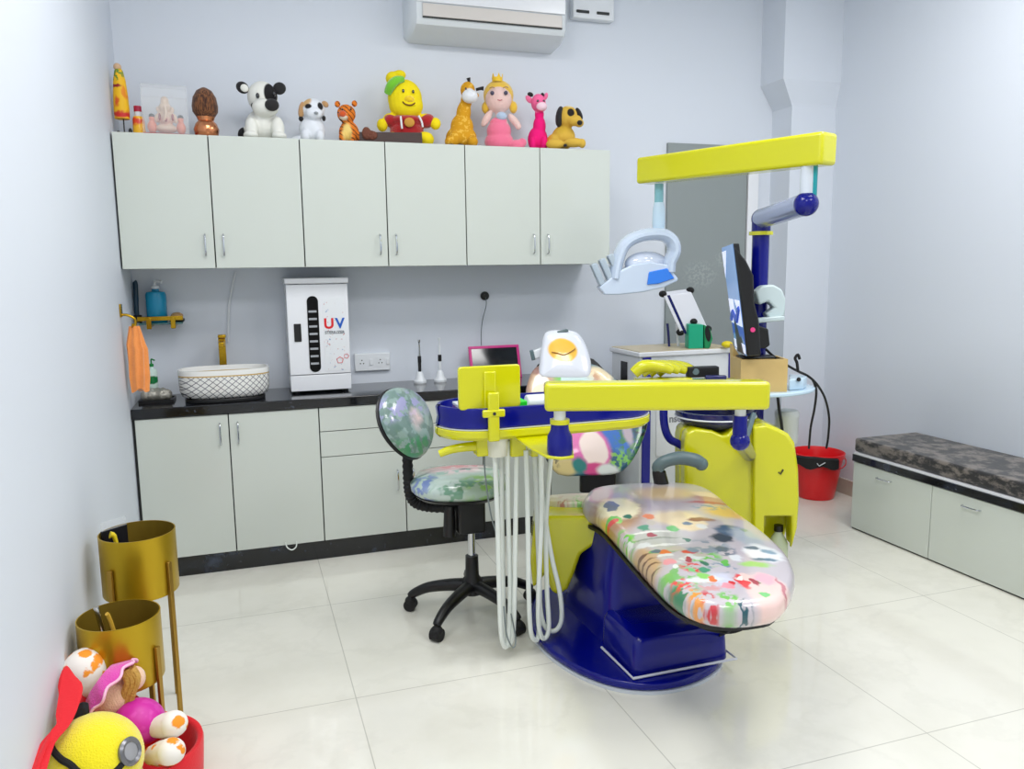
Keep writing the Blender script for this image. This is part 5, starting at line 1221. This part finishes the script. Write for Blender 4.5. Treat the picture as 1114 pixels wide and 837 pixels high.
# 7 tiger
T = Toy('plush_tiger', 'small orange striped plush tiger sitting left of the dark tray', 'plush tiger', 379, 152.5, 0.22, 'plush toys on the wall cabinets')
TIG = print_mat('tiger plush', (226, 122, 30), [(T.lp(378, 140, -10)[0], tuple(x*T.k for x in (6, 12, 13)), (236, 206, 120), 0.4), (T.lp(375, 126, -10)[0], tuple(x*T.k for x in (5, 8, 3)), (238, 226, 206), 0.4), (T.lp(382, 110, -8)[0], tuple(x*T.k for x in (3, 6, 3)), (240, 220, 190), 0.4)], rough=0.9, warp=0.008, wscale=40, streak=[((1.0, 0.2, 1.2), 190, (60, 30, 14), 0.72, 0.9)])
T.body('body', TIG, [(380, 140, 3, 11, 11, 13), (378, 120, 0, 10, 9.5, 10), (375, 123, -8, 6, 5, 5), (373, 146, -7, 4, 6, 7), (384, 146, -7, 4, 6, 7), (390, 146, 2, 6, 8, 7)])
T.part('ear', TIG, [(369, 110, 0, 3, 2, 3.4)]); T.part('ear', TIG, [(387, 109, 0, 3, 2, 3.4)])
T.part('muzzle', plush('orange muzzle', (214, 84, 24)), [(374, 122, -12, 4, 3, 3.4)])
T.part('eye', EYE, [(374, 117, -9, 1, 1, 1.3)]); T.part('eye', EYE, [(383, 116.5, -9, 1, 1, 1.3)])
# 8 dark tray box
T = Toy('wooden_tray', 'dark brown wooden tray lying in front of the yellow doll', 'tray', 428, 156, 0.13)
k = T.k
BRN = NT('dark walnut', 0.5); _w = BRN.vm('MULTIPLY', BRN.tc.outputs['Object'], (8, 40, 120))
BRNM = BRN.color(BRN.mix(BRN.noise(_w, 2, 4), (34, 20, 18), (78, 52, 44)))
b = MB().box((-36*k, -5*k, 0), (31*k, 5*k, 2*k)).box((-36*k, -5*k, 2*k), (31*k, -4*k, 11.5*k)).box((-36*k, 4*k, 2*k), (31*k, 5*k, 11.5*k)).box((-36*k, -4*k, 2*k), (-35*k, 4*k, 11.5*k)).box((30*k, -4*k, 2*k), (31*k, 4*k, 11.5*k))
b.build('tray_box', BRNM, T.t, local=True)
T2 = Toy('pine_cone', 'brown lump lying in the left end of the dark wooden tray', 'ornament', 398, 155, 0.13)
T2.t.location.z = TZP+2.2*k
T2.body('cone', mat('reddish brown husk', (112, 62, 44), 0.8, bump=0.8, bscale=90), [(399, 147, 0, 5, 3.4, 7), (405, 149, 0, 6, 3.2, 5)], 0.004)
# 9 yellow doll with red hoodie
T = Toy('plush_doll', 'yellow plush doll in a red hoodie with a green headband', 'plush doll', 442, 157, 0.27, 'plush toys on the wall cabinets')
YP = print_mat('yellow plush', (246, 222, 12), [], rough=0.9)
body = T.body('body', YP, [(442, 105, 0, 18.5, 15, 20), (443, 112, 0, 18.5, 15, 15), (442, 140, 2, 16, 12, 15), (417, 133, -2, 6, 6, 7), (474, 131, -2, 6, 6, 6.5), (426, 126, 0, 8, 6, 6), (464, 126, 0, 8, 6, 6), (428, 149, -6, 9, 14, 8), (462, 149, -10, 10, 14, 8)])
T.body('bun', YP, [(430, 84, 2, 8, 8, 7.5), (437, 80, 2, 7, 7, 5)], 0.004)
T.tube('headband', plush('green band', (120, 206, 40)), [(424, 101, -8), (428, 94, -13), (434, 89, -13), (441, 87, -10)], [4, 5, 4.5, 3])
HOOD = plush('red hoodie', (176, 12, 24))
T.body('hoodie', HOOD, [(443, 139, 2, 18.5, 14.5, 13), (443, 128, 1, 20, 13.5, 6.5), (426, 128, 0, 8, 8, 7, 20), (465, 128, 0, 9, 8, 7.5, -20)], 0.0045)
T.tube('drawstring', WPLA, [(437, 126, -14.5), (437.5, 133, -15.8), (438, 139, -16)], 1.1); T.tube('drawstring', WPLA, [(456, 125, -13.5), (459, 131, -14.2), (460, 137, -14.6)], 1.1)
T.part('chest_patch', mat('mustard patch', (206, 150, 60), 0.8), [(446, 132, -14.5, 5.5, 1.6, 5)])
T.part('eye', EYE, [(440.5, 100, -15.5, 1.3, 1, 1.9)]); T.part('eye', EYE, [(451, 100.5, -14.5, 1.3, 1, 1.9)])
T.part('snout', plush('amber snout', (246, 206, 16)), [(446, 108, -12.2, 6, 4, 4)])
T.tube('smile', mat('brown thread', (110, 60, 10), 0.7), [(439.5, 111, -14.8), (442, 113.4, -15.3), (446, 114.6, -15.6), (450, 114, -15.2), (452.5, 112, -14.6)], 0.7)
# 10 giraffe
T = Toy('plush_giraffe', 'mustard spotted plush giraffe with white muzzle, leaning beside the princess doll', 'plush giraffe', 503, 158, 0.24, 'plush toys on the wall cabinets')
GIR = print_mat('giraffe plush', (214, 154, 20), [(T.lp(512, 103, -8)[0], tuple(x*T.k for x in (8, 12, 8)), (234, 236, 240), 0.2)], rough=0.9, warp=0.004, speckle=[(45, (232, 184, 70), 0.56)])
T.body('body', GIR, [(502, 146, 2, 17, 14, 13), (503, 134, 2, 12.5, 10, 14), (505, 120, 1, 8, 7, 14, 8), (508, 108, 0, 6, 6, 10), (510, 96, 0, 8, 8, 9), (512, 104, -7, 8.5, 7, 7), (490, 151, -9, 6, 8, 6), (514, 151, -9, 6, 8, 6), (495, 148, -9, 6, 7, 9)])
T.body('muzzle', plush('white muzzle plush', (236, 238, 242)), [(512, 104, -8.2, 8.8, 7, 7.2)], 0.004)
T.tube('horn', BLK, [(511.5, 91, 0), (511.5, 86, 0), (511, 83.5, 0)], [1.5, 1.7, 2.4]); T.tube('horn', BLK, [(519, 96, -3), (524, 95, -4), (527, 95, -4)], [1.5, 1.7, 2.4])
T.part('ear', GIR, [(507, 91, 1, 2.6, 2, 4, 40)]); T.part('ear', GIR, [(519, 101, 1, 3, 2, 2.6)])
T.part('hoof', BLK, [(491, 156, -14, 4.5, 5, 2)]); T.part('hoof', BLK, [(501, 156, -14, 4.5, 5, 2)])
T.part('eye', EYE, [(508, 96, -8, 1, 1, 1.3)])
# 11 princess doll
T = Toy('princess_doll', 'plush princess doll with blond hair, gold crown and long pink dress', 'plush doll', 545, 157.5, 0.26, 'plush toys on the wall cabinets')
SKIN = plush('doll skin', (242, 206, 198))
T.body('body', SKIN, [(543, 103, 0, 14.5, 12, 14.5), (545, 122, 0, 6, 5, 8), (530, 123, -2, 4, 4, 10, 32), (560, 126, -2, 4, 4, 10, -40), (564, 132, -4, 3.5, 3.5, 3.5), (545, 130, 1, 9, 7, 9)], 0.004)
T.body('dress', plush('pink satin', (250, 122, 156)), [(543, 147, 2, 16, 13, 11), (543, 136, 1, 13.5, 11, 12), (543, 127, 1, 10, 8, 6), (562, 152, -4, 9, 6, 6), (568, 149, -4, 5, 4, 5, 30)], 0.0045)
T.part('bodice', plush('pale blue bodice', (186, 206, 230)), [(546, 121, -4, 6, 4.5, 4.5)])
HA = plush('blond hair', (240, 196, 60))
T.body('hair', HA, [(543, 98, 4, 16.5, 12, 16), (529, 111, 2, 4.5, 5, 6.5), (559, 111, 2, 4.5, 5, 6.5)], 0.004)
b = MB(); kk = T.k; base = T.P(542, 85, 0)
rings = [[base+Vector((5.5*kk*math.cos(2*PI*i/20), 5.5*kk*math.sin(2*PI*i/20), 0)) for i in range(20)], [base+Vector((6*kk*math.cos(2*PI*i/20), 6*kk*math.sin(2*PI*i/20), (4.5+4*(1 if i % 4 == 0 else 0))*kk)) for i in range(20)], [base+Vector((5.2*kk*math.cos(2*PI*i/20), 5.2*kk*math.sin(2*PI*i/20), (4.5+4*(1 if i % 4 == 0 else 0))*kk)) for i in range(20)], [base+Vector((4.8*kk*math.cos(2*PI*i/20), 4.8*kk*math.sin(2*PI*i/20), 0.0)) for i in range(20)]]
b.loft(rings, cap=False).build('crown', mat('gold felt', (240, 196, 30), 0.5), T.t, local=True)
for ex in (536.5, 551):
    T.part('eye', mat('doll eye', (64, 60, 84), 0.3), [(ex, 98.5, -11.2, 2.2, 1.2, 2.2)])
    T.tube('eyebrow', mat('tan thread', (160, 120, 110), 0.7), [(ex-3, 93.5, -10.5), (ex, 92.5, -11.2), (ex+2.5, 93.2, -10.8)], 0.45)
T.tube('smile', mat('pink thread', (206, 110, 120), 0.7), [(542, 105.5, -12), (544.5, 106.3, -12.2), (547, 105.5, -12)], 0.4)
# 12 pink deer
T = Toy('plush_deer', 'hot pink plush deer with pale muzzle and dark little horns', 'plush deer', 586, 158, 0.25, 'plush toys on the wall cabinets')
PK = print_mat('hot pink plush', (244, 10, 124), [(T.lp(586, 105, 0)[0], tuple(x*T.k for x in (16, 30, 12.5)), (252, 110, 164), 0.15), (T.lp(590, 111.5, -10)[0], tuple(x*T.k for x in (6.5, 8, 4.6)), (246, 214, 226), 0.2)], rough=0.9, warp=0.002)
T.body('body', PK, [(585, 144, 2, 11, 10, 14), (587, 130, 1, 7, 7, 11), (587, 118, 0, 5, 5, 8), (586, 106, 0, 8, 8, 9.5), (589, 111, -7, 6.5, 6, 5.5), (580, 150, -7, 4, 6, 8), (592, 150, -7, 4, 6, 8)], 0.004)
T.part('ear', plush('light pink plush', (252, 120, 168)), [(576, 102, 0, 3, 2, 5, -40)]); T.part('ear', plush('light pink plush', (252, 120, 168)), [(594, 99, 1, 2.4, 2, 4, 20)])
T.part('horn', BLK, [(577.5, 97, 0, 3.4, 2, 2.4, 25)]); T.part('horn', BLK, [(590.5, 98, -1, 2, 2, 2.4)])
T.part('eye', EYE, [(585.5, 105.5, -8, 1.4, 1, 1.4)]); T.part('eye', EYE, [(592, 105.5, -7, 1.2, 1, 1.4)])
T.part('hoof', BLK, [(580, 157, -11, 3.6, 4.5, 1.6)]); T.part('hoof', BLK, [(592, 157, -11, 3.6, 4.5, 1.6)])
# 13 brown and black dog lying at the edge
T = Toy('plush_dog', 'golden brown plush dog with black ears lying at the right cabinet end', 'plush dog', 615, 160, 0.16, 'plush toys on the wall cabinets')
D3 = print_mat('golden plush', (216, 176, 66), [(T.lp(621, 121, -8)[0], tuple(x*T.k for x in (4.2, 8, 4.6)), (28, 22, 20), 0.2), (T.lp(620, 113, 0)[0], tuple(x*T.k for x in (6, 10, 3)), (232, 216, 170), 0.3), (T.lp(612, 140, 4)[0], tuple(x*T.k for x in (11, 12, 8)), (196, 160, 24), 0.5), (T.lp(598, 150, 4)[0], tuple(x*T.k for x in (8, 12, 9)), (232, 150, 40), 0.5)], rough=0.9, warp=0.004)
T.body('body', D3, [(613, 145, 4, 13, 12, 13), (604, 150, 4, 10, 12, 9.5), (618, 124, 0, 10.5, 9.5, 11.5), (625, 129, -6, 8, 6, 6), (630, 132, -7, 5, 5, 4.5), (604, 154, -12, 10, 6, 5.5), (624, 153, -12, 11, 6, 5), (633, 154, -12, 4, 5, 5)], 0.0045)
T.part('ear', BLK, [(609, 124, -2, 4.5, 6, 11, 8)]); T.part('ear', BLK, [(630, 121, 1, 3, 4, 7, -25)])
T.part('nose', BLK, [(630.5, 132.5, -12, 3, 2.4, 2.6)])
T.part('paw_pad', BLK, [(615, 156.5, -18, 2, 1.5, 1.6)])

# ------------------------------------------------------------------ toys in the front-left corner
TBR = mat('red fabric', (226, 8, 30), 0.75, sheen=0.15, bump=0.15, bscale=150)
GD = 2.06
tc_ = V(126, 800, GD); tx, ty = 0.19, tc_.y+0.03
ell = []
t = thing('tub_seat', (tx, ty, 0), 'red fabric child tub seat filled with toys by the left wall', 'child seat')
n = 48
def rimz(a):
    # high back towards the wall, low on the right
    return 0.175+0.215*max(0, math.cos(a-math.radians(150)))**2.5
RX, RY = 0.165, 0.17
rings = []
for k, (f, zf, inner) in enumerate(((0.80, 0.001, 0), (0.93, 0.02, 0), (0.97, 0.5, 0), (1.0, 0.94, 0), (0.985, 1.0, 0), (0.92, 1.0, 0), (0.88, 0.94, 0), (0.84, 0.5, 0), (0.80, 0.25, 0))):
    rings.append([(tx+RX*f*math.cos(a), ty+RY*f*math.sin(a), max(0.001, rimz(a)*zf)) for a in [2*PI*i/n for i in range(n)]])
MB().loft(rings).build('shell', TBR, t, ang=60)
fl = [V(a, b_, 2.06-(b_-727)/123*0.36) for a, b_ in [(69, 727), (62, 748), (66, 784), (44, 808), (28, 850), (44, 850), (57, 812), (76, 788), (88, 752), (79, 738)]]
MB().cushion([p+FH*0.02 for p in catmull(fl, 3, True)], -FH*0.025, 0.011, 0.004).build('side_flap', TBR, t, ang=70)
# yellow plush ball with black strap
yc = V(102, 828, 1.93)
t = thing('round_plush', (yc.x, yc.y, 0.07), 'big round yellow plush with black straps on top of the red seat', 'plush toy')
YB_ = plush('bright yellow plush', (250, 232, 8))
yr = 0.122
MB().ell(yc, (yr, yr, yr*0.98), nu=40, nv=24).ell(yc-UP*0.10, (yr*0.98, yr*0.98, yr*0.9), nu=40, nv=24).build('ball', YB_, t, remesh=0.005)
def on_ball(px_, py_, o=0.0):
    d = pray(px_, py_).normalized(); oc = CAM-yc; b_ = oc.dot(d); c_ = oc.dot(oc)-(yr+o)**2
    dsc = b_*b_-c_
    tt = -b_-math.sqrt(max(dsc, 0)); return CAM+d*tt
BS = mat('black felt strap', (18, 16, 18), 0.85)
MB().tube([on_ball(56, 800), on_ball(57, 815), on_ball(66, 826), on_ball(76, 832), on_ball(88, 842), on_ball(110, 850), on_ball(125, 840), on_ball(136, 828)], 0.0085, 8, smooth=5).build('strap', BS, t)
MB().tube([on_ball(70, 786), on_ball(80, 778), on_ball(92, 772.5), on_ball(97, 771)], [0.012, 0.02, 0.022, 0.012], 8, smooth=5).build('strap', BS, t)
dn = (on_ball(141, 818)-yc).normalized(); dp = yc+dn*yr
Mz = dn.to_track_quat('Z', 'Y').to_matrix()
MB().lathe([(0.022, -0.004), (0.034, -0.004), (0.036, 0.004), (0.030, 0.010), (0.022, 0.006)], dp, 32, Mz, cap=False).build('ring_buckle', mat('grey vinyl ring', (120, 120, 124), 0.3, metal=0.5), t)
MB().lathe([(0.001, -0.004), (0.022, -0.004), (0.022, 0.005), (0.001, 0.007)], dp, 28, Mz).build('felt_disc', mat('grey snap', (168, 168, 172), 0.4, metal=0.3), t)
# orange plush beside the wall
o1 = V(47, 797, 1.99); o2 = V(40, 836, 1.95)
t = thing('orange_plush', (0.05, o1.y, 0.0), 'orange plush toy squeezed between the left wall and the red seat', 'plush toy')
bx_ = max(o1.x, 0.045)
MB().ell((bx_, o1.y, o1.z), (0.042, 0.05, 0.042)).ell((bx_-0.002, o2.y, o2.z), (0.042, 0.06, 0.05)).ell((0.05, o1.y-0.02, 0.14), (0.045, 0.06, 0.139)).build('body', plush('orange plush', (250, 176, 20)), t, remesh=0.005)
# rag doll
hc = V(91, 733, 2.14)
t = thing('rag_doll', (0.21, hc.y, 0.03), 'rag doll in a white hat with orange flowers and magenta dress, behind the yellow plush', 'doll')
FLW = NT('orange flower cotton', 0.85)
_vo = FLW.n('ShaderNodeTexVoronoi'); _vo.inputs['Scale'].default_value = 22; FLW.l(FLW.tc.outputs['Object'], _vo.inputs['Vector'])
_nz = FLW.math('MULTIPLY', FLW.noise(FLW.tc.outputs['Object'], 90, 2), 0.35)
_fl = FLW.math('ADD', _vo.outputs['Distance'], _nz)
FLWM = FLW.color(FLW.mix(FLW.step(_fl, 0.50, 0.60), (244, 152, 40), (244, 238, 230)))
b = MB().ell(hc, (0.062, 0.066, 0.074), Matrix.Rotation(0.35, 3, 'Y'))
b.build('hat', FLWM, t)
fc = V(121, 757, 2.14)
SK2 = plush('doll face cloth', (246, 206, 176))
MB().ell(fc, (0.062, 0.06, 0.058)).build('head', SK2, t)
# hat brim: ruffled disc between hat and face
bn = (fc-hc).normalized(); bmid = V(112, 742, 2.12)
bx1 = (V(130, 715, 2.10)-V(93, 777, 2.10)).normalized()
br = []
cn = V(112, 746, 2.11)
b2 = bx1.cross(bn).normalized()
rg = [[], [], [], []]
for i in range(64):
    a = 2*PI*i/64; R = 0.098+0.004*math.sin(10*a)
    dv = bx1*math.cos(a)*1.0+b2*math.sin(a)
    sft = bn*(0.030+0.006*math.sin(9*a))
    rg[0].append(cn-bn*0.012+dv*0.055); rg[1].append(cn+dv*R+sft); rg[2].append(cn+dv*(R-0.002)+sft+bn*0.006); rg[3].append(cn-bn*0.004+dv*0.052)
brim = MB().loft(rg, cap=False).build('hat_brim', plush('magenta felt', (232, 76, 180)), t, ang=80)
MB().tube([cn+(bx1*math.cos(a)+b2*math.sin(a))*(0.099+0.004*math.sin(10*a))+bn*(0.032+0.006*math.sin(9*a)) for a in [2*PI*i/80 for i in range(80)]], 0.004, 6, closed=True).build('brim_trim', mat('pale pink lace', (250, 190, 220), 0.8), brim)
HR = mat('tan yarn', (206, 160, 80), 0.9, bump=0.8, bscale=120)
hh2 = V(139, 745, 2.12)
b = MB()
for i in range(6):
    o_ = Vector((0.012*(i % 3)-0.012, 0.012*(i//3), 0))
    b.tube([hh2+o_+UP*0.045, hh2+o_+UP*0.012+RH*0.014, hh2+o_-UP*0.025, hh2+o_-UP*0.06-RH*0.012], 0.010, 8, smooth=4)
b.build('yarn_hair', HR, t)
MB().ell(V(147, 738, 2.16), (0.028, 0.03, 0.034)).build('ear_pad', SK2, t)
dc = V(152, 785, 2.12)
MB().ell(dc, (0.072, 0.07, 0.062), Matrix.Rotation(0.5, 3, 'Y')).ell(V(140, 790, 2.12), (0.06, 0.06, 0.06)).build('dress', print_mat('magenta satin', (206, 36, 160), [((0, 0, 0), (1, 1, 1), (214, 60, 172), 0.5, 24)], rough=0.45, warp=0.03), t)
for (a1, a2) in (((168, 792, 2.10), (189, 788, 2.08)), ((165, 822, 2.06), (186, 818, 2.02))):
    p1_, p2_ = V(*a1), V(*a2)
    MB().tube([p1_, lerpP(p1_, p2_, 0.5), p2_], [0.026, 0.034, 0.036], 14).ell(p2_, (0.038, 0.037, 0.036)).build('leg', FLWM, t)

# ------------------------------------------------------------------ light
def area(name, loc, sx, sy, power, col=(1, 1, 1), rot=(0, 0, 0)):
    l = bpy.data.lights.new(name, 'AREA'); l.shape = 'RECTANGLE'; l.size = sx; l.size_y = sy; l.energy = power; l.color = col
    o = bpy.data.objects.new(name, l); COL.objects.link(o); o.location = loc; o.rotation_euler = rot; return o
for i, (x, y) in enumerate(((1.0, -1.7), (3.2, -1.7), (1.0, -3.9), (3.2, -3.9))):
    area('ceiling_panel_light', (x, y, ZC-0.02), 0.9, 0.9, 30, (1.0, 0.99, 0.98))
w = bpy.data.worlds.new('world'); SC.world = w; w.use_nodes = True
w.node_tree.nodes['Background'].inputs[0].default_value = (0.92, 0.96, 1.0, 1); w.node_tree.nodes['Background'].inputs[1].default_value = 0.55
SC.view_settings.view_transform = 'Standard'; SC.view_settings.look = 'None'; SC.view_settings.gamma = 1
SC.view_settings.use_curve_mapping = False
SC.view_settings.exposure = 0.16
